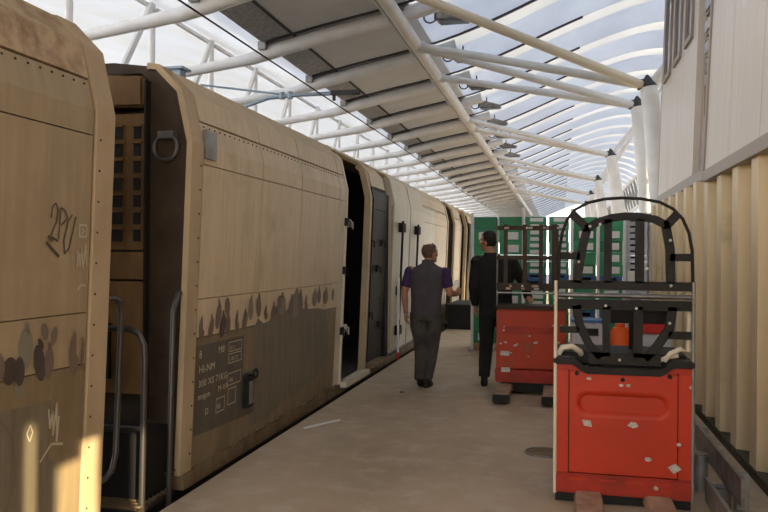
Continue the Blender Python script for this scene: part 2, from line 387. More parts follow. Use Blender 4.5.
# ---- building block above the fence
wb = empty('wall_building', (1.6, 5, 2.3), 'pale sheet-clad building block overhanging the fence', None, kind='structure')
for k in range(0, 11):
    y = 7.62 - 1.0 * (k + 1)
    B().prism([(1.335, 2.38), (1.50, 6.3), (1.6, 6.3), (1.6, 2.38)], y + .004, y + .996).build('cladding_panel', 'bldg', wb)
B().box(1.32, 1.9, -3.4, 7.66, 2.30, 2.40).build('bottom_trim', 'bldgtrim', wb)
B().prism([(1.315, 2.30), (1.48, 6.3), (1.6, 6.3), (1.6, 2.30)], 7.62, 7.68).build('edge_trim', 'bldgtrim', wb)
B().prism([(1.46, 2.40), (1.62, 6.3), (1.8, 6.3), (1.8, 2.40)], 7.68, 8.72).build('recess_panel', 'bldgtrim', wb)
for i, z in enumerate((3.0, 3.42, 3.62, 3.84, 4.05)):
    h = .36 if i == 0 else .16
    f = B().box(1.44, 1.50, 7.86, 8.22, z, z + h).build('louvre_frame', 'bldgtrim', wb)
    B().box(1.425, 1.445, 7.89, 8.19, z + .03, z + h - .03).build('louvre_pane', 'endochre' if i == 0 else 'glass', f)
for k in range(3):
    y = 8.72 + .978 * k
    B().prism([(1.40, 2.46), (1.52, 6.3), (1.7, 6.3), (1.7, 2.46)], y + .004, y + .974).build('cladding_panel', 'bldg', wb)
B().box(1.385, 1.9, 7.7, 11.68, 2.36, 2.47).build('bottom_trim', 'bldgtrim', wb)
B().prism([(1.395, 2.36), (1.515, 6.3), (1.7, 6.3), (1.7, 2.36)], 11.65, 11.70).build('edge_trim', 'bldgtrim', wb)
B().box(1.6, 4.2, -3.4, 11.68, 2.36, 6.0).build('building_core', 'bldgtrim', wb)
for i, (ya, yb) in enumerate(((10.75, 11.35), (9.85, 10.40), (9.0, 9.5))):
    zb = 4.12
    wdw = empty('window_%d' % (i + 1), (1.47, (ya + yb) / 2, zb), 'tall narrow dark window in the building block, %s' % ['nearest its far corner', 'the middle one', 'nearest the recess'][i], None, kind='structure')
    def sx(z): return 1.40 + (z - 2.46) / (6.3 - 2.46) * .12
    B().prism([(sx(zb) - .006, zb), (sx(6.2) - .006, 6.2), (sx(6.2) + .02, 6.2), (sx(zb) + .02, zb)], ya + .05, yb - .05).build('pane', 'glass', wdw)
    for a, b in ((ya, ya + .06), (yb - .06, yb)):
        B().prism([(sx(zb) - .03, zb), (sx(6.2) - .03, 6.2), (sx(6.2) + .02, 6.2), (sx(zb) + .02, zb)], a, b).build('window_frame', 'bldgtrim', wdw)
    B().box(sx(zb) - .035, sx(zb) + .02, ya, yb, zb - .06, zb).build('window_sill', 'bldgtrim', wdw)

# ---- guard rails on the platform by the fence
g = empty('guard_rail', (1.02, 5.2, 0), 'scuffed steel guard rail beam next to the fence foot', 'guard rail')
B().box(1.0, 1.02, 4.55, 6.9, .17, .33).build('beam', 'steel', g)
for y in (4.75, 6.0, 6.75): B().box(1.02, 1.09, y, y + .08, 0, .30).build('foot', 'zinc', g)
g = empty('guard_rail', (.92, 4.4, 0), 'lower steel guard rail beam in front at bottom right corner', 'guard rail')
B().box(.90, .92, 3.2, 5.05, .04, .19).build('beam', 'zinc', g)
for y in (3.6, 4.6): B().box(.92, .95, y, y + .08, 0, .15).build('foot', 'zinc', g)
for i, (x, y, h, lb) in enumerate(((.93, 5.42, .24, 'short round steel stub post at the upper rail beside red truck'), (.985, 4.98, .15, 'low round steel stub post between the two guard rails'), (.985, 4.45, .16, 'low round steel stub post nearest the bottom right corner'))):
    o = empty('stub_post', (x, y, 0), lb, 'post')
    B().tube([(x, y, 0), (x, y, h)], .055, 14).build('shaft', 'zinc', o, smooth=50)
    B().tube([(x, y, h), (x, y, h + .012)], .05, 14).build('cap', 'steel', o, smooth=50)

# ================================================================ WAGONS
CX = -3.85
PF = [(-2.49, .08), (-2.446, 1.26), (-2.414, 2.2), (-2.41, 2.33), (-2.49, 2.68), (-2.66, 2.85), (-3.0, 2.895), (CX, 2.93)]
def psub(z0, z1):
    """points of the profile between heights z0..z1"""
    out = []
    for (a, za), (b, zb) in zip(PF, PF[1:]):
        if za < z0 <= zb: out.append((a + (b - a) * (z0 - za) / (zb - za), z0))
        if z0 < zb < z1: out.append((b, zb))
        if za < z1 <= zb: out.append((a + (b - a) * (z1 - za) / (zb - za), z1))
    if z0 <= PF[0][1]: out = [PF[0]] + out
    r = []
    for p in out:
        if not r or abs(p[0] - r[-1][0]) + abs(p[1] - r[-1][1]) > 1e-5: r.append(p)
    return r
def skin(pr, y0, y1, th=.03, out=0.0):
    pr = [p for i, p in enumerate(pr) if i == 0 or math.hypot(p[0] - pr[i - 1][0], p[1] - pr[i - 1][1]) > 1e-4]
    nrm = []
    for i in range(len(pr)):
        a = pr[max(i - 1, 0)]; b = pr[min(i + 1, len(pr) - 1)]
        dx, dz = b[0] - a[0], b[1] - a[1]; l = math.hypot(dx, dz); nrm.append((dz / l, -dx / l))
    o = [(p[0] + n[0] * out, p[1] + n[1] * out) for p, n in zip(pr, nrm)]
    i_ = [(p[0] - n[0] * th, p[1] - n[1] * th) for p, n in zip(pr, nrm)]
    m = B(); k = len(pr)
    vs = [(x, y, z) for y in (y0, y1) for (x, z) in o] + [(x, y, z) for y in (y0, y1) for (x, z) in i_]
    fs = []
    for j in range(k - 1):
        fs.append((j, j + k, j + k + 1, j + 1)); fs.append((2 * k + j, 2 * k + j + 1, 3 * k + j + 1, 3 * k + j))
        fs.append((j, j + 1, 2 * k + j + 1, 2 * k + j)); fs.append((k + j, 3 * k + j, 3 * k + j + 1, k + j + 1))
    fs.append((0, 2 * k, 3 * k, k)); fs.append((k - 1, 2 * k - 1, 4 * k - 1, 3 * k - 1))
    return m.add(vs, fs)
def wx(z):
    for (a, za), (b, zb) in zip(PF, PF[1:]):
        if za <= z <= zb: return a + (b - a) * (z - za) / (zb - za)
    return -2.49
def mirror(pr): return [(2 * CX - x, z) for x, z in pr]
def wagon(Y0, Y1, label, spans, door):
    """spans: list of (ya, yb, wall material, roof material); door: (ya,yb) opening"""
    W = empty('freight_wagon', (CX, (Y0 + Y1) / 2, -1.0), label, 'wagon', 'freight wagons in the siding')
    # dark inner lining
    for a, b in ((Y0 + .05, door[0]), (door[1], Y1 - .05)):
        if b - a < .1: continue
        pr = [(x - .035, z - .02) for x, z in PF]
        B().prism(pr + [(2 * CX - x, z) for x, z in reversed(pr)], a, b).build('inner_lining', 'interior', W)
    if door[1] > door[0]:
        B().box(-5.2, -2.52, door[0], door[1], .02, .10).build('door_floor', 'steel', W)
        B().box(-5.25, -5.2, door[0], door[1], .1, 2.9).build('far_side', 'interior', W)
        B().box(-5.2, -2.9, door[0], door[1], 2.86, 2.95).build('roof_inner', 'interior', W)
    for i, (a, b, mw, mr) in enumerate(spans):
        if mw is None: continue
        e = .007
        low = 'tan_low' if mw in ('tan', 'tan_old') else mw
        up = B()
        skin(psub(.08, .985), a + e, b - e).build('side_panel', low, W)
        skin(psub(.991, 1.257), a + e, b - e).build('side_panel', mw, W)
        skin(psub(1.263, 2.195), a + e, b - e).build('side_panel', mw, W)
        skin(psub(2.202, 2.49), a + e, b - e).build('side_panel', mw, W)
        skin([p for p in psub(2.503, 3.1)] + ([(CX, 3.0)] if psub(2.503, 3.1)[-1][0] > CX + .01 else []), a + e, b - e, .03, .004).build('roof_panel', mr, W)
        rv = B()                                                # rivet heads along the eaves
        y = a + .06
        while y < b - .03:
            rv.sphere((wx(2.47) + .004, y, 2.465), .0065, 6, 4); y += .085
        tag(rv.build('rivet_row', 'endbrown', W), kind='stuff')
    # floor sill and step ledge
    B().box(-2.62, -2.475, Y0 + .02, Y1 - .02, -.03, .075).build('sill', 'sill', W)
    if Y1 < 12 or True:
        y = Y0 + .5; tm = B().box(-.0075, .0075, 0, .10, 0, .025).mesh('tie_ring', 'sill')
        while y < min(Y1, 12) - .3:
            inst('tie_ring', tm, (-2.478, y, .075), W); y += .33
    B().box(-5.1, -2.65, Y0 + .1, Y1 - .1, -.35, -.02).build('underframe', 'black', W)
    for yy in (Y0 + 1.6, Y1 - 1.6):
        for x in (-4.57, -3.13):
            a = B().tube([(x - .06, yy, -.52), (x + .06, yy, -.52)], .46, 28).build('wheel', 'steel', W, smooth=40)
    # far side wall and end walls
    B().prism([(2 * CX - x, z) for x, z in PF[:6]] + [(2 * CX - x + .03, z) for x, z in reversed(PF[:6])], Y0, Y1).build('far_wall', 'tan_low', W)
    B().prism([(2 * CX - x, z) for x, z in PF[5:]] + [(2 * CX - x, z - .03) for x, z in reversed(PF[5:])], Y0, Y1).build('far_roof', 'roofdirt', W)
    for yy in (Y0, Y1 - .04):
        pr = [(x - .012, z - .003) for x, z in PF[:7]]
        B().prism(pr + [(2 * CX - x, z) for x, z in reversed(pr)], yy, yy + .05).build('end_wall', 'endbrown', W)
    # corner posts
    for a, b in ((Y0 - .03, Y0 + .13), (Y1 - .13, Y1 + .03)):
        pr = PF[:6] + [(-2.74, 2.861)]
        skin(pr, a, b, .03, .012).build('corner_post', 'post', W)
        r = B(); z = .2
        yr = b - .03 if a < Y0 else a + .03
        while z < 2.3:
            r.sphere((wx(z) + .012, yr, z), .007, 6, 4); z += .165
        tag(r.build('rivet_row', 'endbrown', W), kind='stuff')
    return W
def ring(c, R, r, axis='y', n=20):
    cx, cy, cz = c
    if axis == 'y': pts = [(cx + R * math.cos(2 * PI * t / n), cy, cz + R * math.sin(2 * PI * t / n)) for t in range(n + 1)]
    else: pts = [(cx, cy + R * math.cos(2 * PI * t / n), cz + R * math.sin(2 * PI * t / n)) for t in range(n + 1)]
    return B().tube(pts, r, 8, caps=False)

# ---- wagon 1 (left edge)
W1 = wagon(-6.0, 3.65, 'nearest freight wagon at left edge, tan with scrawled graffiti and fruit prints',
           [(-6, -4.3, 'tan_old', 'roofdirt'), (-4.3, -2.5, 'tan_old', 'roofdirt'), (-2.5, -.7, 'tan_old', 'roofdirt'), (-.7, 1.1, 'tan_old', 'roofdirt'), (1.1, 3.51, 'tan_old', 'roofdirt')], (-20, -20))
# ---- wagon 2
W2 = wagon(4.6, 16.4, 'middle freight wagon with open doorway, dark brown end and slate lettering panel',
           [(4.75, 5.83, 'tan', 'tan'), (5.83, 6.8, 'tan', 'tan'), (6.8, 8.09, 'tan', 'tan'), (8.09, 8.33, 'cream', 'tan'),
            (9.62, 10.42, 'dark_panel', 'tan'), (13.1, 14.7, 'cream', 'tan'), (14.7, 16.25, 'tan', 'tan')], (8.33, 13.1))
W3 = wagon(17.45, 24.2, 'farthest freight wagon with dark open doorway, beyond the two men',
           [(17.6, 18.6, 'tan', 'tan'), (20.5, 21.2, 'dark_panel', 'tan'), (22.9, 24.1, 'cream', 'tan')], (18.6, 22.9))

def doorset(W, ya, yb, y2, mw='cream'):
    # jamb, cantrail above opening, sliding leaf with lock bars
    skin(psub(.08, 2.75), ya + 1.0, ya + 1.10, .05, .03).build('door_jamb', 'post', W)
    skin(psub(.08, 2.75), ya - .04, ya + .0, .05, .02).build('door_jamb', 'cream', W)
    skin(psub(2.80, 3.1), ya, y2, .04, .012).build('cantrail', 'tan', W)
    mid = (yb + y2) / 2
    for a, b in ((yb, mid - .03), (mid + .03, y2)):
        leaf = skin(psub(.16, 2.72), a + .01, b - .01, .05, .055).build('sliding_leaf', mw, W)
        yc = a + (b - a) * .35
        B().tube([(wx(.3) + .10, yc, .25), (wx(1.2) + .10, yc, 1.2), (wx(2.2) + .10, yc, 2.1)], .018, 8).build('lock_bar', 'black', leaf)
        for z in (.45, 1.05, 2.0):
            B().box(wx(z) + .05, wx(z) + .13, yc - .11, yc + .11, z - .07, z + .07).build('latch', 'black', leaf, bevel=.008)
    B().box(-2.50, -2.44, yb - .22, yb - .04, .1, 2.45).build('door_edge', 'black', W)
    B().bar((-2.40, yb - .12, .2), (-2.36, yb - .12, 2.3), .03, .03).build('guide_bar', 'post', W)
doorset(W2, 8.33, 10.66, 13.1)
doorset(W3, 18.6, 21.3, 22.9)
B().box(-2.56, -2.40, 8.33, 9.43, .04, .10).build('threshold', 'cream', W2)
B().bar((-2.95, 9.25, .2), (-2.93, 9.25, 1.35), .05, .03).build('grab_bar', 'zinc', W2)
for y, z, s in ((8.31, 1.96, 'b'), (8.42, 1.95, 'w'), (8.30, .70, 'b'), (8.42, .72, 'w'), (8.3, 1.4, 'b'), (9.5, 1.75, 'b'), (9.55, .8, 'b'), (10.1, 1.75, 'b'), (10.1, .62, 'b'), (9.9, 1.4, 'b')):
    B().box(wx(z) - .01, wx(z) + .035, y - .03, y + .03, z - .045, z + .045).tube([(wx(z) + .03, y, z + .02), (wx(z) + .06, y, z + .01), (wx(z) + .06, y, z - .07)], .010, 8).build('latch', 'chip' if s == 'w' else 'black', W2)
B().box(-2.50, -2.36, 9.5, 10.3, .10, .15).build('step_board', 'sill', W2)
# hanging levers with red tips
for y, z1 in ((10.95, .62), (12.3, .55)):
    h = B().tube([(-2.355, y, z1), (-2.355, y, .12)], .016, 8).build('lever', 'white', W2, smooth=50)
    B().tube([(-2.355, y, .13), (-2.355, y, .02)], .02, 8).build('lever_tip', 'redtip', h, smooth=50)
h = B().tube([(-2.355, 10.95, 1.25), (-2.355, 10.95, .62)], .022, 8).build('lever', 'white', W2, smooth=50)

# ---- wagon 2 end equipment
ge = B()
gx0, gx1 = -3.35, -2.735
B().box(gx0, gx1, 4.53, 4.60, 2.55, 2.80).build('upper_box', 'endochre', W2, bevel=.05)
gr = B().box(gx0, gx1, 4.575, 4.60, 1.60, 2.53).build('grille_plate', 'endochre', W2)
for r_ in range(7):
    z = 2.40 - r_ * .117
    for a, b in ((-3.10, -2.925), (-2.835, -2.785)):
        o = B().box(a, b, 4.566, 4.58, z - .04, z + .04).build('grille_opening', 'black', gr)
        B().box(a - .012, b + .012, 4.558, 4.574, z + .042, z + .056).build('slat', 'endochre', gr)
for z0, z1 in ((1.40, 1.585), (.62, 1.385)):
    B().box(gx0, gx1, 4.555, 4.60, z0, z1).build('lower_plate', 'endochre', W2)
B().box(-2.742, -2.728, 4.54, 4.60, .45, 2.75).build('end_rib', 'black', W2)
B().box(-3.08, -2.99, 4.53, 4.57, .72, 1.10).build('plate_handle_recess', 'black', W2)
ring((-2.585, 4.555, 2.29), .085, .014).build('lifting_ring', 'rail_steel', W2, smooth=60)
B().box(-2.64, -2.53, 4.54, 4.60, 2.35, 2.40).build('ring_mount', 'steel', W2)
B().box(-3.2, -2.56, 4.30, 4.60, -.10, .42).build('buffer_housing', 'black', W2)
st = B().box(-3.2, -2.52, 4.10, 4.58, -.04, -.01).build('step_platform', 'endbrown', W2)
for i in range(9):
    B().box(-3.2, -2.53, 4.12 + i * .05, 4.13 + i * .05, -.01, .005).build('grating_bar', 'sill', st)
B().box(-3.2, -2.52, 4.08, 4.10, -.30, .0).build('step_riser', 'black', W2)
B().tube([(-2.95, 4.2, 1.10), (-2.62, 4.2, 1.10), (-2.56, 4.2, 1.07), (-2.525, 4.2, 1.0), (-2.52, 4.2, .9), (-2.54, 4.2, -.35)], .020, 10).tube([(-2.95, 4.2, .48), (-2.535, 4.2, .48)], .013, 8).build('handrail', 'rail_steel', W2, smooth=50)
B().tube([(-2.49, 4.60, 1.32), (-2.47, 4.52, 1.30), (-2.475, 4.47, 1.20), (-2.50, 4.47, .10), (-2.50, 4.47, -.3)], .018, 10).build('handrail', 'rail_steel', W2, smooth=50)
B().tube([(-2.52, 4.47, .12), (-2.52, 4.60, .12)], .014, 8).build('rail_foot', 'rail_steel', W2)
B().box(-2.42, -2.395, 4.76, 4.93, 2.24, 2.44).build('side_plate', 'zinc', W2)
# tall bracket on the lower side
b_ = B().box(wx(.5), wx(.5) + .05, 5.57, 5.70, .34, .60).build('side_bracket', 'black', W2, bevel=.01)
ring((wx(.6) + .05, 5.72, .60), .035, .010, 'x').build('bracket_ring', 'black', b_)
B().box(wx(.45) + .05, wx(.45) + .058, 5.60, 5.67, .37, .55).build('bracket_face', 'steel', b_)
# wagon 1 end rail
B().tube([(-2.50, 3.66, 1.315), (-2.50, 3.84, 1.315), (-2.50, 3.895, 1.29), (-2.50, 3.91, 1.22), (-2.525, 3.90, .40), (-2.53, 3.87, .31), (-2.53, 3.80, .28), (-2.53, 3.66, .28)], .017, 10).build('handrail', 'rail_steel', W1, smooth=50)
B().box(-3.2, -2.55, 3.66, 3.95, -.12, -.05).build('step_platform', 'endbrown', W1)
B().tube([(-3.1, 3.66, -.1), (-3.1, 4.02, -.1)], .10, 16).build('buffer', 'steel', W1)

# ---- painted marks on the wagon sides (flat print)
def on_side(y, z, off=.004): return (wx(z) + off, y, z)
def ell(m, y, z, ry, rz, tilt=0, n=14, off=.004):
    pts = []
    for j in range(n):
        a = 2 * PI * j / n; u = ry * math.cos(a); v = rz * math.sin(a)
        pts.append(on_side(y + u * math.cos(tilt) - v * math.sin(tilt), z + u * math.sin(tilt) + v * math.cos(tilt), off))
    m.add(pts, [tuple(range(n))])
def crescent(m, y, z, ry, rz, off=.004):
    P_ = []
    for t in range(9):
        s = -1 + t / 4.0; P_.append((y - ry * .9 + ry * .9 * s * s + ry * .1, z + rz * s))
    for t in range(8, -1, -1):
        s = -1 + t / 4.0; P_.append((y + ry * (1.0 if s < 0 else 1.0) * (1 - s * s) ** .5 * (.9 if s < 0 else .35) + ry * .1, z + rz * s))
    n = 9; pts = [on_side(a, b, off) for a, b in P_]
    m.add(pts, [(i, i + 1, 2 * n - 2 - i, 2 * n - 1 - i) for i in range(n - 1)])
def stroke(m, pts, wd, off=.005):
    for (a, b) in zip(pts, pts[1:]):
        d = Vector((b[0] - a[0], b[1] - a[1])); l = d.length
        if l < 1e-6: continue
        n = Vector((-d.y, d.x)) / l * wd / 2
        m.add([on_side(a[0] + n.x, a[1] + n.y, off), on_side(b[0] + n.x, b[1] + n.y, off), on_side(b[0] - n.x, b[1] - n.y, off), on_side(a[0] - n.x, a[1] - n.y, off)], [(0, 1, 2, 3)])
FM = ['fruit_d', 'fruit_m', 'fruit_l']
f1 = [(2.94, 1.03, .05, .065, 0, 0), (3.04, 1.12, .05, .10, 2, 0), (3.17, 1.19, .025, .045, 1, .3), (3.24, 1.16, .022, .05, 1, -.2), (3.14, 1.04, .04, .095, 0, .25), (3.21, 1.03, .035, .08, 1, 0), (3.01, .95, .035, .065, 2, 0), (3.40, 1.05, .045, .125, 1, 'c'), (2.86, 1.06, .045, .07, 1, .2), (2.75, 1.05, .04, .12, 1, 'c'), (3.47, 1.03, .012, .08, 1, 0), (3.0, 1.02, .035, .07, 0, .1)]
f2 = [(4.82, 1.05, .05, .10, 1, 'c'), (4.97, 1.04, .04, .08, 1, -.3), (5.08, 1.12, .045, .10, 1, -.2), (5.23, 1.18, .045, .07, 1, .2), (5.16, 1.04, .05, .09, 0, -.25), (5.25, 1.04, .045, .08, 1, 0), (5.41, 1.05, .045, .10, 1, 'c'), (5.56, 1.04, .045, .08, 1, -.3), (5.67, 1.13, .05, .09, 2, 0), (5.83, 1.14, .05, .09, 1, .2), (5.99, 1.08, .05, .07, 1, 'c'), (6.16, 1.06, .05, .08, 1, -.3), (6.36, 1.12, .10, .09, 2, 0), (6.30, 1.15, .05, .06, 1, .2), (6.72, 1.10, .15, .12, 2, 0), (6.85, 1.12, .07, .10, 1, .3), (6.6, 1.09, .06, .09, 1, -.2), (7.02, 1.10, .06, .09, 1, 'c'), (7.28, 1.13, .07, .08, 2, 0), (7.42, 1.15, .06, .08, 1, .2), (7.65, 1.13, .08, .08, 1, -.2), (7.9, 1.14, .06, .07, 2, 0)]
for W, fl_ in ((W1, f1), (W2, f2)):
    for k, (y, z, ry, rz, c, t) in enumerate(fl_):
        m = B(); off = .003 + .0004 * k
        if t == 'c': crescent(m, y, z, ry, rz, off)
        else:
            ell(m, y, z, ry, rz, t, off=off)
            if rz > .07: ell(m, y + ry * .1, z + rz * .98, ry * .35, rz * .35, t + .4, off=off)
        m.build('fruit_print', FM[c], W)
# faded paint and slate panel on wagon 2
m = B()
fp = [(5.74, .16), (5.74, .96), (5.84, 1.04), (5.96, .99), (6.1, 1.0), (6.25, 1.12), (6.4, 1.16), (6.5, 1.05), (6.62, 1.1), (6.72, 1.19), (6.86, 1.16), (6.95, 1.05), (7.2, 1.03), (7.45, 1.02), (7.7, .98), (7.8, .8), (7.86, .5), (7.7, .42), (7.5, .3), (7.1, .26), (6.8, .2), (6.5, .22), (6.1, .14)]
m.add([on_side(a, b, .002) for a, b in fp], [tuple(range(len(fp)))])
m.build('faded_patch', 'faded', W2)
m = B()
m.add([on_side(4.765, .30, .003), on_side(4.765, .93, .003), on_side(5.56, .93, .003), on_side(5.56, .62, .003), on_side(5.82, .62, .003), on_side(5.82, .26, .003)], [(0, 1, 2, 3, 4, 5)])
m.build('slate_panel', 'slate', W2)
def text_on(W, s, y, z, size, wide=1.0, matn='letter'):
    cu = bpy.data.curves.new('lettering', 'FONT'); cu.body = s; cu.size = size; cu.resolution_u = 2
    t = bpy.data.objects.new('tmp', cu); C.objects.link(t)
    dg = bpy.context.evaluated_depsgraph_get(); me = bpy.data.meshes.new_from_object(t.evaluated_get(dg))
    bpy.data.objects.remove(t)
    L0 = root_loc(W)
    for v in me.vertices:
        yy = y + v.co.x * wide; zz = z + v.co.y
        v.co = (wx(zz) + .0055 - L0[0], yy - L0[1], zz - L0[2])
    me.materials.clear(); me.materials.append(M[matn])
    o = bpy.data.objects.new('lettering', me); C.objects.link(o); o.parent = W; return o
text_on(W2, '8', 4.80, .84, .08); text_on(W2, 'M8', 5.10, .84, .075, 1.1)
text_on(W2, 'HI-NM', 4.80, .735, .075, 1.2); text_on(W2, '300 XS 71KG', 4.80, .635, .07, 1.2)
text_on(W2, 'mnpm', 4.80, .545, .065, 1.2); text_on(W2, 'M-VA', 5.12, .555, .06, 1.2)
text_on(W2, 'D', 4.92, .42, .065, 1.2)
def frame_on(W, ya, yb, za, zb):
    m = B(); stroke(m, [(ya, za), (yb, za), (yb, zb), (ya, zb), (ya, za)], .006); m.build('printed_frame', 'letter', W)
for fr_ in ((5.28, 5.52, .83, .90), (5.28, 5.52, .74, .81), (5.28, 5.52, .57, .66), (5.10, 5.24, .40, .50), (5.30, 5.44, .42, .54)): frame_on(W2, *fr_)
text_on(W2, '1180 72', 5.29, .755, .045, 1.1); text_on(W2, '24.5 t', 5.29, .845, .04, 1.1); text_on(W2, '4A', 5.31, .59, .05, 1.2); text_on(W2, 'RE', 5.115, .425, .05, 1.1)
# graffiti on wagon 1
m = B()
stroke(m, [(3.185, 1.745), (3.19, 1.80), (3.215, 1.82), (3.235, 1.79), (3.225, 1.73), (3.185, 1.655), (3.20, 1.65), (3.245, 1.63)], .010)
stroke(m, [(3.245, 1.64), (3.255, 1.80), (3.29, 1.785), (3.31, 1.75), (3.265, 1.715)], .010)
stroke(m, [(3.345, 1.77), (3.315, 1.735), (3.285, 1.64), (3.295, 1.57), (3.33, 1.60), (3.375, 1.76)], .010)
stroke(m, [(3.165, 1.655), (3.20, 1.635)], .016); stroke(m, [(3.155, 1.625), (3.255, 1.555)], .016)
m.build('spray_tag', 'ink', W1)
for pts, wd in (([(3.41, 1.72), (3.41, 1.66), (3.47, 1.66), (3.47, 1.72), (3.41, 1.72)], .010), ([(3.425, 1.705), (3.45, 1.69), (3.425, 1.67)], .008),
                ([(3.40, 1.50), (3.405, 1.59), (3.425, 1.50), (3.435, 1.60), (3.45, 1.49), (3.465, 1.62), (3.48, 1.50)], .010), ([(3.39, 1.58), (3.43, 1.56), (3.48, 1.58)], .008),
                ([(3.41, 1.38), (3.44, 1.41), (3.48, 1.40)], .008), ([(3.22, .80), (3.235, .70), (3.25, .79), (3.26, .66), (3.28, .82), (3.29, .62), (3.30, .75)], .012),
                ([(3.17, .55), (3.25, .62), (3.34, .60)], .012), ([(3.07, .71), (3.09, .75), (3.11, .71), (3.09, .67), (3.07, .71)], .008)):
    m = B(); stroke(m, pts, wd); m.build('pale_spray_mark', 'palespray', W1)
m = B(); stroke(m, [(2.6, .9), (2.85, .86), (2.97, .72), (3.0, .52), (2.93, .33), (2.8, .2), (2.6, .15)], .014); stroke(m, [(2.7, .6), (2.86, .66)], .01); stroke(m, [(2.7, .5), (2.88, .5)], .01)
m.build('printed_wheel', 'fruit_m', W1)
m = B(); m.add([on_side(2.6, .10, .002), on_side(2.6, .86, .002), on_side(3.24, .84, .002), on_side(3.24, .55, .002), on_side(3.32, .50, .002), on_side(3.32, .10, .002)], [tuple(range(6))]); m.build('faded_patch', 'faded', W1)

# ================================================================ RED PALLET TRUCKS
# --- near truck, front plane at y=JY, centre JX
JX, JY = .39, 4.93
def jx(px): return JX + (px - 623) * .0062
def jz(py): return 1.57 - (py - 257.5) * .00632
T1 = empty('pallet_truck', (JX, JY + .3, 0), 'large bright red pallet truck with black cut-out guard, in foreground', 'pallet truck', 'red pallet trucks on the platform')
xl, xr = JX - .42, JX + .42
# body with shaped top
top = [(xl, .905), (xl + .12, .905), (xl + .19, .855), (xr - .19, .855), (xr - .12, .905), (xr, .905)]
B().prism([(xl, .19)] + top + [(xr, .19)], JY + .02, JY + .62).build('body', 'red', T1, bevel=.012)
# front cover plate with pressed pocket
px0, px1, pz0, pz1 = xl + .095, xr - .095, .20, .84
nX, nZ = 48, 40
cov = B(); vs = []
for j in range(nZ + 1):
    for i in range(nX + 1):
        x = px0 + (px1 - px0) * i / nX; z = pz0 + (pz1 - pz0) * j / nZ
        dx = max(abs(x - JX) - .205, 0); dz = z - .64
        d = math.hypot(dx, dz)
        t = min(max((.070 - d) / .03, 0), 1); t = t * t * (3 - 2 * t)
        vs.append((x, JY - .004 + .035 * t, z))
fs = [(j * (nX + 1) + i, j * (nX + 1) + i + 1, (j + 1) * (nX + 1) + i + 1, (j + 1) * (nX + 1) + i) for j in range(nZ) for i in range(nX)]
cov.add(vs, fs)
cv = cov.build('front_cover', 'red', T1, smooth=60)
B().box(px0, px1, JY + .004, JY + .024, .20, .56).box(px0, px1, JY + .004, JY + .024, .72, .84).build('cover_backing', 'red', T1)
for a in (px0 - .006, px1): B().box(a, a + .006, JY + .004, JY + .02, .20, .85).build('cover_seam', 'black', T1)
for x, z in ((xl + .14, .83), (xr - .14, .83), (JX, .80)):
    B().tube([(x, JY - .006, z), (x, JY + .03, z)], .014, 12).build('screw_hole', 'black', cv)
for a, b in ((xl + .0, px0 - .006), (px1 + .006, xr)): B().box(a, b, JY, JY + .05, .19, .85).build('side_strip', 'red', T1, bevel=.006)
B().box(xl, xr, JY - .012, JY + .30, .065, .192).build('skirt', 'skirt', T1, bevel=.01)
for i in range(4):
    a = xl + .10 + i * .17; B().box(a, a + .11, JY - .018, JY - .010, .155, .165).build('skirt_slot', 'red', T1)
B().box(xl + .01, xr - .01, JY + .02, JY + .60, .005, .075).build('base', 'rubber', T1)
for i, (x, z, s, p) in enumerate([(xl + .215, .80, .020, 5), (JX - .01, .765, .018, 6), (JX + .035, .765, .018, 5), (xl + .205, .515, .042, 4), (JX + .065, .52, .038, 5), (xr - .085, .415, .022, 5), (JX + .155, .31, .024, 7), (xr - .11, .265, .046, 4), (JX + .2, .135, .022, 5), (xr - .015, .77, .018, 5)]):
    pts = []; a0 = random.random() * 6
    for j in range(p):
        a = a0 + 2 * PI * j / p; r = s * random.uniform(.65, 1.05); pts.append((x + r * math.cos(a), JY - .0065 if z > .2 else JY - .0135, z + .75 * r * math.sin(a)))
    B().add(pts, [tuple(range(p))]).build('torn_sticker', 'chip', T1)
# black lip along the top
lip = B()
lp = [(xl - .005, .93), (xl + .115, .93), (xl + .19, .875), (xr - .19, .875), (xr - .115, .93), (xr + .005, .93)]
lo = [(x, z - .045) for x, z in lp]
lip.prism(lp + list(reversed(lo)), JY - .02, JY + .64)
lip.build('top_lip', 'blackplate', T1, bevel=.008)
B().box(xl + .02, xr - .02, JY + .12, JY + .60, .88, .95).build('deck', 'rubber', T1, bevel=.01)
# guard
def gb(m, pts, wpx, th=.028, y=JY + .03):
    P_ = [Vector((jx(a), jz(b))) for a, b in pts]; h = wpx * .0063 / 2; L_ = []; R_ = []
    for i, p in enumerate(P_):
        d0 = (p - P_[i - 1]).normalized() if i else (P_[1] - p).normalized()
        d1 = (P_[i + 1] - p).normalized() if i < len(P_) - 1 else d0
        n0 = Vector((-d0.y, d0.x)); n1 = Vector((-d1.y, d1.x)); nn = (n0 + n1).normalized(); k = h / max(nn.dot(n0), .4)
        L_.append(p + nn * k); R_.append(p - nn * k)
    n = len(P_); ring_ = L_ + R_
    vs = [(v.x, y - th / 2, v.y) for v in ring_] + [(v.x, y + th / 2, v.y) for v in ring_]; k2 = 2 * n; fs = []
    for i in range(n - 1):
        fs += [(i, i + 1, n + i + 1, n + i), (k2 + i, k2 + n + i, k2 + n + i + 1, k2 + i + 1), (i, k2 + i, k2 + i + 1, i + 1), (n + i, n + i + 1, k2 + n + i + 1, k2 + n + i)]
    fs += [(0, n, k2 + n, k2), (n - 1, k2 + n - 1, k2 + 2 * n - 1, 2 * n - 1)]
    m.add(vs, fs)
def gpart(name, pts, wpx, **k):
    m = B(); gb(m, pts, wpx, **k); return m.build(name, 'blackplate', T1)
gpart('guard_bar', [(558, 285), (691, 286)], 9)
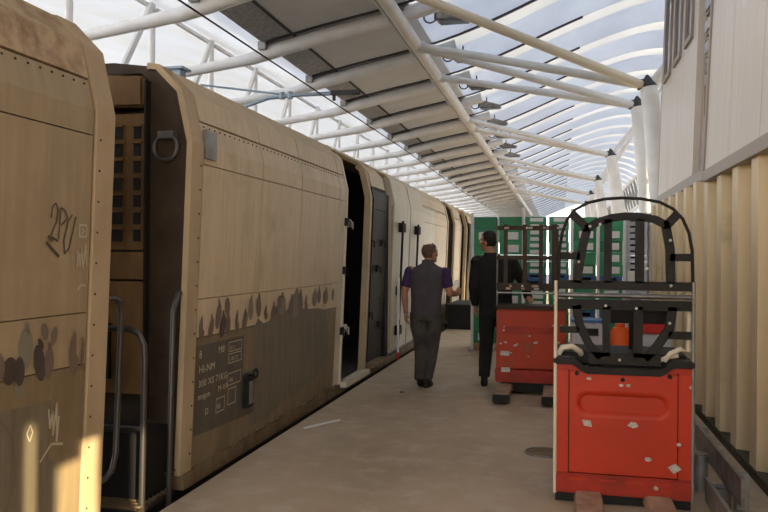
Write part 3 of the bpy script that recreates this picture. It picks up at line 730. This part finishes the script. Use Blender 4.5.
gpart('guard_arch', [(586, 229), (597, 222), (612, 217.5), (625, 216), (638, 216.5), (654, 219.5), (666, 226)], 8)
for pts, wd in (([(572, 213), (588, 229)], 7), ([(676, 213), (664, 226)], 7), ([(587, 229), (583, 246), (577, 283)], 7), ([(664, 226), (668, 248), (669, 283)], 7),
                ([(608, 219), (608, 283)], 6), ([(639, 219), (639, 283)], 7), ([(561, 256), (580, 256)], 6), ([(668, 257), (690, 257)], 6)):
    gpart('guard_rib', pts, wd + 1.6)
B().tube([(jx(a), JY + .03, jz(b)) for a, b in [(559, 290), (559.5, 250), (562, 233), (567, 219), (575, 209), (588, 202), (604, 198.5), (622, 197.5), (640, 198.5), (658, 202), (671, 209), (680, 219), (686, 233), (689, 250), (690, 292)]], .010, 8).build('hoop', 'blackplate', T1, smooth=60)
B().tube([(jx(558), JY + .06, jz(296)), (jx(691), JY + .06, jz(296.5))], .016, 12).build('cross_tube', 'steel', T1, smooth=50)
gpart('guard_bar', [(558, 305), (691, 305)], 10)
for pts, wd in (([(577, 306), (580, 325), (590, 346), (602, 358)], 7), ([(671, 306), (668, 328), (656, 346), (644, 358)], 7), ([(607, 306), (607, 357)], 6), ([(638, 306), (638, 357)], 7),
                ([(560, 331), (580, 331)], 5), ([(667, 334), (690, 334)], 6)):
    gpart('guard_rib', pts, wd + 1.6)
gpart('guard_foot', [(590, 359), (660, 359)], 12)
for a, b in [(571, 252), (579, 262), (600, 224), (646, 268), (650, 224), (668, 240), (669, 285), (636, 308), (606, 306), (668, 322), (620, 360), (590, 226)]:
    B().tube([(jx(a), JY + .013, jz(b)), (jx(a), JY + .018, jz(b))], .010, 6).build('scuff_mark', 'chip', T1)
# edge posts, hoses, console behind the guard
for x, mm in ((xl + .006, 'ivory'), (xr - .004, 'zinc')):  # left post's ivory paints in the bright reflection along the metal edge
    B().tube([(x, JY - .005, .06), (x, JY + .0, 1.42)], .011, 8).build('edge_post', mm, T1, smooth=50)
B().tube([(xl + .02, JY + .08, .93), (xl + .05, JY + .06, .985), (xl + .11, JY + .05, .995), (xl + .16, JY + .08, .96), (xl + .17, JY + .15, .93)], .019, 10).build('hose', 'ivory', T1, smooth=60)
B().tube([(xr - .16, JY + .08, .92), (xr - .13, JY + .05, .97), (xr - .07, JY + .05, 1.0), (xr - .02, JY + .08, .98), (xr - .015, JY + .10, 1.2), (xr - .03, JY + .12, 1.34)], .016, 10).build('hose', 'ivory', T1, smooth=60)
B().tube([(xr - .22, JY + .1, .90), (xr - .15, JY + .08, .94), (xr - .08, JY + .08, .955)], .014, 10).build('hose', 'ivory', T1, smooth=60)
B().box(jx(606), jx(672), JY + .30, JY + .42, 1.13, 1.25).build('console', 'rubber', T1, bevel=.015)
B().tube([(JX + .1, JY + .40, .93), (JX + .1, JY + .40, 1.15)], .03, 10).build('steering_column', 'rubber', T1)
# forks towards the viewer
for x in (JX - .205, JX + .215):
    f = B().prism([(x - .09, .03), (x - .075, .085), (x + .075, .085), (x + .09, .03)], JY - 1.15, JY + .05).build('fork', 'forkwood', T1, bevel=.006)
    B().tube([(x - .05, JY - .95, .04), (x + .05, JY - .95, .04)], .038, 12).build('roller', 'rubber', f)
for x in (xl + .1, xr - .1): B().tube([(x - .04, JY + .42, .07), (x + .04, JY + .42, .07)], .07, 16).build('wheel', 'rubber', T1)

# --- second truck by the men
KX, KY = -.33, 8.62
T2 = empty('pallet_truck', (KX, KY + .2, 0), 'worn red pallet truck with scratched front, beside the man in black', 'pallet truck', 'red pallet trucks on the platform')
xl, xr = KX - .375, KX + .40
B().box(xl, xr, KY, KY + .36, .22, .975).build('body', 'red_worn', T2, bevel=.02)
B().box(xl - .01, xr + .01, KY - .012, KY + .37, .14, .30).build('skirt', 'skirt', T2, bevel=.012)
B().box(xl - .01, xr + .01, KY - .02, KY + .38, .975, 1.02).build('top_lip', 'worn_plate', T2, bevel=.012)
B().box(KX - .28, KX + .28, KY - .008, KY + .01, .70, .78).build('front_pocket', 'skirt', T2, bevel=.006)
for i in range(16):
    x = random.uniform(xl + .05, xr - .05); z = random.uniform(.35, .9); s = random.uniform(.008, .028)
    B().add([(x - s, KY - .0015, z - s * .4), (x + s * .7, KY - .0015, z - s * .6), (x + s, KY - .0015, z + s * .5), (x - s * .6, KY - .0015, z + s * .4)], [(0, 1, 2, 3)]).build('paint_chip', 'chip', T2)
for x, z in ((xl + .10, .47), (xl + .11, .285)):
    B().box(x - .05, x + .05, KY - .015, KY, z - .025, z + .025).build('sticker', 'chip', T2)
for x in (KX - .27, KX + .24):
    f = B().prism([(x - .085, .04), (x - .08, .12), (x + .08, .12), (x + .085, .04)], KY - .62, KY + .1).build('fork', 'forkwood', T2, bevel=.008)
    B().box(x - .09, x + .09, KY - .64, KY - .60, .02, .11).build('fork_tip', 'rubber', f, bevel=.01)
    B().tube([(x - .06, KY - .55, .055), (x + .06, KY - .55, .055)], .05, 12).build('roller', 'rubber', f)
for x in (xl + .14, xr - .14): B().tube([(x - .04, KY + .2, .09), (x + .04, KY + .2, .09)], .09, 16).build('wheel', 'rubber', T2)
B().box(xl + .05, xr - .05, KY + .05, KY + .34, .03, .15).build('base', 'rubber', T2)
for x, mm, r in ((xl + .005, 'zinc', .010), (xr - .10, 'worn_plate', .014)):
    B().tube([(x, KY + .02, 1.0), (x, KY + .02, 1.93)], r, 8).build('edge_post', mm, T2, smooth=50)
for z, h in ((1.23, .085), (1.56, .04), (1.90, .05)):
    B().box(xl, xr - .08, KY, KY + .03, z - h / 2, z + h / 2).build('guard_bar', 'worn_plate', T2)
for x, wd in ((xl + .10, .045), (KX - .06, .05), (KX + .12, .045), (KX + .27, .06)):
    B().box(x - wd / 2, x + wd / 2, KY + .004, KY + .034, 1.23, 1.94).build('guard_rib', 'worn_plate', T2)
B().box(xl, xr - .08, KY + .0, KY + .02, 1.155, 1.17).build('cross_tube', 'steel', T2)
for i in range(14):
    x = xl + random.random() * .7; z = random.choice((1.21, 1.24, 1.56, 1.9, 1.9)); s = .012
    B().box(x, x + random.uniform(.02, .05), KY - .004, KY + .0, z - s, z + s).build('scuff_mark', 'chip' if i % 2 else 'forkwood', T2)

# ================================================================ CRATES AT THE FAR END
def crate_mesh(name, wd, dp, h, matn, slot=True):
    m = B(); t = .02
    x0, x1 = -wd / 2, wd / 2
    m.box(x0, x1, 0, dp, 0, t)
    m.box(x0, x0 + t, 0, dp, t, h - .004); m.box(x1 - t, x1, 0, dp, t, h - .004); m.box(x0 + t, x1 - t, dp - t, dp, t, h - .004)
    if slot:
        s0, s1, q0, q1 = -wd * .28, wd * .28, h * .52, h * .84
        m.box(x0 + t, s0, 0, t, t, h - .004); m.box(s1, x1 - t, 0, t, t, h - .004); m.box(s0, s1, 0, t, t, q0); m.box(s0, s1, 0, t, q1, h - .004)
    else: m.box(x0 + t, x1 - t, 0, t, t, h - .004)
    m.box(x0 - .006, x1 + .006, -.008, .004, h * .88, h - .004)
    for i in range(4):
        x = x0 + wd * (.12 + .76 * i / 3) if i in (0, 3) else None
        if x: m.box(x - .008, x + .008, -.008, 0, t, h * .88)
    return m.mesh(name, matn)
ORD = ['lowest', 'second', 'third', 'fourth', 'fifth', 'sixth', 'seventh', 'eighth', 'ninth', 'tenth', 'eleventh', 'twelfth', 'thirteenth', 'fourteenth', 'fifteenth', 'sixteenth', 'seventeenth', 'eighteenth', 'nineteenth', 'twentieth', '21st', '22nd', '23rd', '24th', '25th']
YC = 12.5
palm = None
def pallet(x, wd, y, lb):
    p = empty('pallet', (x, y, 0), lb, 'pallet', 'wooden pallets under the crates')
    for k in range(3): B().box(x - wd / 2 + (wd / 2 - .05) * k, x - wd / 2 + (wd / 2 - .05) * k + .1, y, y + .6, 0, .11).build('bearer', 'palewood', p)
    for k in range(5): B().box(x - wd / 2, x + wd / 2, y + .13 * k, y + .13 * k + .09, .11, .135).build('plank', 'palewood', p)
MESH = {}
def stack(x, wd, h, n, mats, lb, y=YC, z0=.135, lab=None, slot=False, jit=.006):
    """mats: function level->material name; lab: function level->bool paper label"""
    for k in range(n):
        mn = mats(k); key = (wd, h, mn, slot or mn == 'blue')
        if key not in MESH: MESH[key] = crate_mesh('crate', wd, .5, h, mn, slot or mn == 'blue')
        loc = (x + random.uniform(-jit, jit), y + random.uniform(-jit, jit), z0 + k * h)
        o = bpy.data.objects.new('crate', MESH[key]); C.objects.link(o); o.location = loc
        colour = {'green': 'green', 'dgreen': 'dark green', 'blue': 'blue', 'greytray': 'pale grey'}[mn]
        pos = 'topmost' if k == n - 1 else ORD[k] + ('' if k == 0 else ' from the bottom')
        tag(o, '%s plastic crate, %s, %s' % (colour, pos, lb), 'crate', 'crates ' + lb)
        if slot or mn == 'blue':
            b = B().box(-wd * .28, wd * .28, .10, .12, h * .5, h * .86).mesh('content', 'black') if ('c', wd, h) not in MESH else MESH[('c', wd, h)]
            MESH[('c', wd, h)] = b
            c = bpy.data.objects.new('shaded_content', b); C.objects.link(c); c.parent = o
        if lab and lab(k):
            kk = ('l', wd, h)
            if kk not in MESH: MESH[kk] = B().box(-wd * .26, wd * .36, -.012, -.009, h * .2, h * .78).mesh('paper_label', 'paper')
            c = bpy.data.objects.new('paper_label', MESH[kk]); C.objects.link(c); c.parent = o
gm = lambda k: 'dgreen' if k % 3 == 0 else 'green'
pallet(-1.0, .82, YC, 'wooden pallet under the crates behind the man in black')
pallet(-.19, .76, YC, 'wooden pallet under the label-covered crates behind the worn truck')
pallet(.60, .80, YC, 'wooden pallet under the green crates seen through the black guard')
pallet(1.38, .74, YC, 'wooden pallet under the pale grey crates near the fence end')
stack(-1.22, .385, .21, 10, gm, 'in stack left of man in black', lab=lambda k: k % 2 == 0)
stack(-.80, .37, .21, 10, gm, 'in the stack behind the man in black', lab=lambda k: k in (3, 5, 7, 8))
stack(-.39, .34, .105, 20, lambda k: 'blue' if k in (9, 10) else 'green', 'in the left label-covered stack', lab=lambda k: k not in (9, 10))
stack(-.02, .32, .105, 20, lambda k: 'blue' if k in (9, 10) else 'green', 'in the right label-covered stack', lab=lambda k: k not in (9, 10))
stack(.39, .36, .19, 11, lambda k: 'blue' if k in (2, 5) else gm(k), 'in the left green stack seen through guard', lab=lambda k: k in (6, 8, 9))
stack(.79, .37, .19, 11, lambda k: 'blue' if k in (2, 5) else gm(k + 1), 'in the right green stack seen through guard', lab=lambda k: k in (4, 6, 7, 8, 9))
stack(1.18, .33, .098, 22, lambda k: 'greytray', 'in the wide pale grey stack', slot=True)
stack(1.545, .33, .098, 22, lambda k: 'greytray', 'in the stack beside the fence end', slot=True)
sh = B().box(1.05, 1.30, YC - .02, YC - .012, 1.17, 1.36).build('paper_sheet', 'paper'); tag(sh, 'white paper sheet stuck on the pale grey crate stack', 'paper')
for i, (x, z, lb) in enumerate(((-1.42, 2.3, 'white upright post at the left end of the crate row'), (-.585, 2.38, 'white upright post between man in black and label-covered crates'), (.185, 2.36, 'white upright post right of the label-covered crates'), (.595, 2.1, 'white upright post between the two green crate stacks'), (1.0, 2.2, 'white upright post left of the pale grey crates'))):
    o = empty('upright_post', (x, YC - .04, 0), lb, 'post', 'white posts at the crate row')
    B().box(x - .022, x + .022, YC - .06, YC - .02, 0, z).build('shaft', 'white', o)
    B().box(x - .05, x + .05, YC - .09, YC - .0, 0, .02).build('foot', 'zinc', o)
# things glimpsed low through the near guard
dr = empty('drum', (.62, 8.2, 0), 'orange plastic drum glimpsed through the lower black guard', 'drum')
B().tube([(.62, 8.2, 0), (.62, 8.2, .03), (.62, 8.2, .4), (.62, 8.2, .80), (.62, 8.2, .84)], [.085, .10, .105, .10, .07], 18).build('barrel', 'orange', dr, smooth=50)
B().tube([(.62, 8.2, .84), (.62, 8.2, .88)], .05, 14).build('lid', 'orange', dr)
bn = empty('bin', (.33, 8.5, 0), 'pale grey bin with dark slot left of the orange drum', 'bin')
B().prism([(.17, 0), (.13, .88), (.49, .88), (.45, 0)], 8.4, 8.75).build('tub', 'greytray', bn, bevel=.02)
B().box(.21, .41, 8.39, 8.40, .72, .80).build('slot', 'black', bn)
B().box(.125, .495, 8.38, 8.77, .86, .89).build('rim', 'blue', bn)
bn = empty('bin', (.95, 8.5, 0), 'pale bin with red lid right of the orange drum', 'bin')
B().prism([(.80, 0), (.76, .76), (1.16, .76), (1.12, 0)], 8.4, 8.75).build('tub', 'greytray', bn, bevel=.02)
B().box(.75, 1.17, 8.38, 8.77, .76, .88).build('lid', 'redtip', bn, bevel=.02)

# dark ramp, painted sun streak, floor scraps
rp = empty('loading_ramp', (-2.0, 16.3, 0), 'dark steel loading ramp on platform between man and crates', 'ramp')
B().prism([(-2.36, 0), (-2.36, .52), (-1.45, .50), (-1.40, 0)], 16.0, 17.6).build('ramp_body', 'black', rp, bevel=.01)
B().box(-2.37, -1.42, 15.97, 17.62, .50, .54).build('ramp_plate', 'interior', rp)
pp = B().add([(-2.27, 6.46, .004), (-2.24, 6.42, .004), (-2.02, 6.84, .004), (-2.06, 6.86, .004), (-2.27, 6.46, .0), (-2.24, 6.42, .0), (-2.02, 6.84, .0), (-2.06, 6.86, .0)], [(0, 1, 2, 3), (7, 6, 5, 4), (0, 4, 5, 1), (1, 5, 6, 2), (2, 6, 7, 3), (3, 7, 4, 0)]).build('sun_streak_strip', 'paper'); tag(pp, 'pale strip standing in for sunlight on the platform near the wagon', 'paper')  # flat pale strip paints a streak of sunlight onto the floor
dc = empty('drain_cover', (-.11, 6.13, 0), 'small round drain cover in the platform left of red truck', 'drain cover')
B().tube([(-.11, 6.13, .0), (-.11, 6.13, .006)], .14, 24).build('plate', 'sill', dc); ring((-.11, 6.13, 0), .1, .001)
B().tube([(-.11 + .15 * math.cos(2 * PI * t / 24), 6.13 + .15 * math.sin(2 * PI * t / 24), .004) for t in range(25)], .008, 6, caps=False).build('rim', 'steel', dc)
for i, (x, y, lb) in enumerate(((-1.75, 8.4, 'tiny dark litter scrap left of the man in the vest'), (-1.35, 11.6, 'tiny white litter scrap on floor right of the vest man'))):
    s_ = B().add([(x - .03, y - .02, .003), (x + .03, y - .03, .012), (x + .02, y + .03, .004), (x - .02, y + .02, .015)], [(0, 1, 2, 3)]).build('litter_scrap', 'paper' if i else 'black'); tag(s_, lb, 'litter')

# ================================================================ PEOPLE
def remeshed(m, name, matn, parent, voxel=.014, smooth_it=6):
    o = m.build(name, matn, parent)
    md = o.modifiers.new('remesh', 'REMESH'); md.mode = 'VOXEL'; md.voxel_size = voxel; md.use_smooth_shade = True
    sm = o.modifiers.new('smooth', 'SMOOTH'); sm.iterations = smooth_it; sm.factor = .5
    dg = bpy.context.evaluated_depsgraph_get()
    me = bpy.data.meshes.new_from_object(o.evaluated_get(dg)); me.name = name
    old = o.data; o.modifiers.clear(); o.data = me; bpy.data.meshes.remove(old)
    if not me.materials: me.materials.append(M[matn])
    me.polygons.foreach_set('use_smooth', [True] * len(me.polygons))
    return o
def limb(m, pts, rs): m.tube(pts, rs, 14); [m.sphere(p, r if not isinstance(r, tuple) else (r[0], r[0], r[1]), 10, 8) for p, r in zip(pts, rs)]
def hand(m, wrist, direc, palm_n, side, curl=.5, k=1.0):
    """palm and five fingers; direc: finger direction; palm_n: palm normal; side: direction of the thumb"""
    w_ = Vector(wrist); d = Vector(direc).normalized(); n = Vector(palm_n).normalized(); s = Vector(side).normalized()
    pc = w_ + d * .05 * k
    for t in (-.5, 0, .5): m.tube([w_ + s * .018 * t, w_ + d * .045 * k + s * .05 * t * k, w_ + d * .09 * k + s * .06 * t * k], [.019, .018, .014], 8)
    for i, (off, ln) in enumerate(((.030, .070), (.010, .080), (-.010, .075), (-.030, .058))):
        a = w_ + d * .085 * k + s * off * k
        c1 = a + (d * math.cos(curl * .6) + n * math.sin(curl * .6)) * ln * .45 * k
        c2 = c1 + (d * math.cos(curl * 1.5) + n * math.sin(curl * 1.5)) * ln * .33 * k
        c3 = c2 + (d * math.cos(curl * 2.3) + n * math.sin(curl * 2.3)) * ln * .25 * k
        m.tube([a, c1, c2, c3], [.0095, .009, .008, .0065], 7)
    a = w_ + d * .03 * k + s * .025 * k
    m.tube([a, a + (s * .7 + d * .6 + n * .3) * .035 * k, a + (s * .75 + d * 1.3 + n * .6) * .048 * k], [.012, .010, .007], 7)
def head(m, c, yaw_, k=1.0):
    """head mesh around c facing local +y turned by yaw_"""
    R = Matrix.Rotation(yaw_, 3, 'Z'); c = Vector(c)
    t = MB()
    t.sphere((0, -.005, .02), (.076, .096, .10), 18, 14)             # cranium
    t.sphere((0, .028, -.045), (.058, .062, .070), 16, 12)            # face and jaw
    t.sphere((0, .07, -.085), (.030, .026, .026), 10, 8)              # chin
    t.tube([(0, .088, .018), (0, .110, -.018), (0, .104, -.03)], [.010, .014, .012], 8)   # nose
    t.tube([(-.02, .086, -.058), (0, .094, -.056), (.02, .086, -.058)], .009, 7)         # lips
    t.tube([(-.05, .078, .026), (0, .090, .03), (.05, .078, .026)], .010, 7)             # brow
    for s in (-1, 1):
        t.sphere((s * .078, -.005, -.012), (.010, .022, .034), 10, 8)                    # ears
        t.sphere((s * .045, .06, -.022), (.022, .02, .02), 8, 6)                         # cheek
    t.tube([(0, -.03, -.17), (0, -.02, -.06)], [.058, .054], 14)                          # neck
    m.add([c + R @ (Vector(v) * k) for v in t.v], t.f)
    return R
def eyes(parent, c, R, k=1.0):
    for s in (-1, 1):
        m = B().sphere(tuple(Vector(c) + R @ (Vector((s * .031, .083, .006)) * k)), .011 * k, 10, 8); m.build('eye', 'paper', parent, smooth=60)
        B().sphere(tuple(Vector(c) + R @ (Vector((s * .031, .092, .006)) * k)), .0055 * k, 8, 6).build('pupil', 'black', parent, smooth=60)
def hairdo(c, R, k, thin):
    m = B(); t = MB()
    t.sphere((0, -.012, .028), (.083, .100, .102), 20, 16)
    V = []; keep = []
    base = len(m.v)
    vs = [Vector(v) for v in t.v]
    fs = []
    for f in t.f:
        cc = sum((vs[i] for i in f), Vector()) / len(f)
        ok = (cc.z > .065 - (0.0 if not thin else .0)) or (cc.y < .03 and cc.z > -.03 and abs(cc.x) > .0) or (cc.y < -.02 and cc.z > -.075)
        if cc.y > .055 and cc.z < .085: ok = False
        if thin and cc.z > .105 and cc.y < .03: ok = False
        if ok: fs.append(f)
    m.add([Vector(c) + R @ (v * k) for v in vs], fs)
    return m
def shoe(m, ax, ay, az, ang, pitch=0.0):
    R = Matrix.Rotation(ang, 3, 'Z') @ Matrix.Rotation(pitch, 3, 'X'); t = MB()
    t.loft([(0, .05, 0, .042, .135), (0, .05, .02, .047, .14), (0, .045, .045, .045, .125), (0, .015, .08, .042, .085), (0, -.01, .115, .045, .055)], 16)
    m.add([Vector((ax, ay, az)) + R @ Vector(v) for v in t.v], t.f)

# ---- man in the vest, walking away
px_, py_ = -1.56, 8.85
P1 = empty('person', (px_, py_, 0), 'man in dark vest over purple sleeves, walking away on platform', 'person')
def L1(x, y, z): return (px_ + x, py_ + y, z)
m = B()
HC = L1(.035, .05, 1.605)
Rh = head(m, HC, -.75, 1.0)
limb(m, [L1(.02, .0, 1.44), L1(.02, .0, 1.30), L1(.0, .0, 1.0)], [.06, .095, .095])
sl, el, wl = L1(-.195, 0, 1.395), L1(-.262, -.03, 1.13), L1(-.258, .05, .885)
sr, er, wr_ = L1(.215, 0, 1.385), L1(.285, .0, 1.135), L1(.335, .21, 1.115)
limb(m, [L1(0, 0, 1.38), sl, el], [.08, .06, .045]); limb(m, [el, L1(-.262, 0, 1.04), wl], [.044, .043, .030])
limb(m, [L1(0, 0, 1.38), sr, er], [.08, .06, .045]); limb(m, [er, L1(.305, .08, 1.13), wr_], [.044, .043, .030])
hand(m, wl, (.02, .12, -1), (1, .2, 0), (.2, 1, .1), .5)
hand(m, wr_, (.45, .8, .35), (-.6, .5, -.3), (-.3, 0, 1), .6)
hipl, kl, al = L1(-.095, 0, .90), L1(-.075, .06, .50), L1(-.045, -.15, .15)
hipr, kr, ar = L1(.095, 0, .90), L1(.075, .03, .49), L1(.015, .0, .10)
limb(m, [hipl, kl, al], [.085, .055, .04]); limb(m, [hipr, kr, ar], [.085, .055, .04]); limb(m, [L1(0, 0, .92), L1(0, 0, 1.05)], [.095, .095])
body = remeshed(m, 'body', 'skin', P1, .009, 4)
eyes(P1, HC, Rh)
hairdo(HC, Rh, 1.03, True).build('hair', 'hair_brown', P1, smooth=60)
m = B()
m.loft([(px_ + .0, py_, .86, .185, .125), (px_ + .0, py_, .93, .190, .130), (px_, py_, 1.05, .185, .125), (px_ + .005, py_, 1.20, .200, .130), (px_ + .01, py_ - .005, 1.32, .222, .130), (px_ + .012, py_ - .005, 1.385, .232, .112), (px_ + .012, py_ - .003, 1.425, .205, .095), (px_ + .015, py_, 1.455, .13, .08), (px_ + .02, py_ + .01, 1.49, .075, .07)], 24)
v1 = remeshed(m, 'vest', 'vest', P1, .012, 5)
B().tube([L1(.02, -.01, 1.47), L1(.02, -.0, 1.52)], [(.082, .078), (.072, .07)], 20, caps=False).build('collar', 'vest', P1, smooth=60)
for s_, (a, b) in ((-1, (sl, el)), (1, (sr, er))):
    a = Vector(a); b = Vector(b); m = B(); m.sphere(a.lerp(b, .06), (.072, .075, .072)); m.tube([a.lerp(b, .05), a.lerp(b, .4), a.lerp(b, .74)], [.070, .069, .065], 16)
    remeshed(m, 'sleeve', 'purple', P1, .012, 3)
m = B()
m.loft([(px_, py_, .80, .165, .115), (px_, py_, .88, .178, .122), (px_, py_, .96, .172, .118)], 20)
m.tube([hipl, L1(-.092, .02, .72), kl, L1(-.062, -.02, .34), al, L1(-.043, -.165, .11)], [.108, .102, .080, .070, .066, .066], 16)
m.tube([hipr, L1(.088, .015, .72), kr, L1(.052, .02, .30), ar], [.108, .102, .080, .072, .066], 16)
remeshed(m, 'trousers', 'jeans', P1, .011, 4)
m = B(); shoe(m, al[0], al[1] + .02, .075, .1, -.5); remeshed(m, 'shoe', 'shoe', P1, .008, 2)
m = B(); shoe(m, ar[0], ar[1], .0, -.15); remeshed(m, 'shoe', 'shoe', P1, .008, 2)
B().tube([Vector(wl) + Vector((0, 0, .012)), Vector(wl) + Vector((0, 0, -.008))], .034, 14).build('wristwatch', 'steel', P1)

# ---- man in black
qx, qy = -.76, 9.22
P2 = empty('person', (qx, qy, 0), 'man in black clothes leaning a hand on the worn red truck', 'person')
def L2(x, y, z): return (qx + x, qy + y, z)
m = B(); HC2 = L2(-.10, .03, 1.755)
Rh2 = head(m, HC2, 1.15, 1.04)
limb(m, [L2(-.06, 0, 1.57), L2(-.03, 0, 1.40), L2(0, 0, 1.08)], [.065, .10, .10])
sl, el, wl = L2(-.235, 0, 1.50), L2(-.275, -.02, 1.20), L2(-.26, .10, .96)
sr, er, wr_ = L2(.19, .0, 1.49), L2(.34, .05, 1.24), L2(.40, -.18, 1.075)
limb(m, [L2(0, 0, 1.48), sl, el], [.085, .062, .046]); limb(m, [el, L2(-.27, .04, 1.10), wl], [.045, .044, .031])
limb(m, [L2(0, 0, 1.48), sr, er], [.085, .062, .046]); limb(m, [er, L2(.37, -.06, 1.16), wr_], [.045, .044, .031])
hand(m, wl, (0, .15, -1), (1, .2, 0), (.1, 1, .1), .5); hand(m, wr_, (.25, -.95, -.12), (0, -.2, -1), (-1, -.2, 0), .25)
hipl, kl, al = L2(-.10, 0, .97), L2(-.115, .01, .53), L2(-.13, -.06, .105)
hipr, kr, ar = L2(.10, 0, .97), L2(.11, .05, .53), L2(.12, .03, .10)
limb(m, [hipl, kl, al], [.09, .058, .042]); limb(m, [hipr, kr, ar], [.09, .058, .042]); limb(m, [L2(0, 0, .98), L2(0, 0, 1.12)], [.10, .10])
remeshed(m, 'body', 'skin', P2, .009, 4)
eyes(P2, HC2, Rh2, 1.04)
hairdo(HC2, Rh2, 1.09, False).build('hair', 'hair_black', P2, smooth=60)
m = B()
m.loft([(qx, qy, .88, .195, .14), (qx, qy, 1.0, .20, .145), (qx - .01, qy, 1.12, .205, .14), (qx - .015, qy, 1.28, .225, .145), (qx - .02, qy, 1.42, .235, .14), (qx - .025, qy, 1.51, .20, .12), (qx - .05, qy, 1.57, .12, .095), (qx - .06, qy + .005, 1.62, .085, .08)], 24)
for a, b, c in ((sl, el, wl), (sr, er, wr_)):
    a, b, c = Vector(a), Vector(b), Vector(c)
    m.tube([a + (Vector((qx, qy, 1.48)) - a) * .4, a, a.lerp(b, .5), b, b.lerp(c, .5), b.lerp(c, .95)], [.085, .085, .072, .064, .058, .050], 16)
    m.sphere(a, .084); m.sphere(b, .064)
remeshed(m, 'jacket', 'coat', P2, .012, 5)
m = B()
m.loft([(qx, qy, .85, .17, .12), (qx, qy, .95, .185, .13), (qx, qy, 1.02, .18, .125)], 20)
m.tube([hipl, L2(-.11, .005, .75), kl, L2(-.125, -.03, .3), al], [.11, .103, .086, .078, .070], 16)
m.tube([hipr, L2(.105, .03, .75), kr, L2(.12, .04, .3), ar], [.11, .103, .086, .08, .08], 16)
remeshed(m, 'trousers', 'coat', P2, .011, 4)
m = B(); shoe(m, al[0], al[1], 0, .1); remeshed(m, 'shoe', 'shoe', P2, .008, 2)
m = B(); shoe(m, ar[0], ar[1], 0, -.1); remeshed(m, 'shoe', 'shoe', P2, .008, 2)
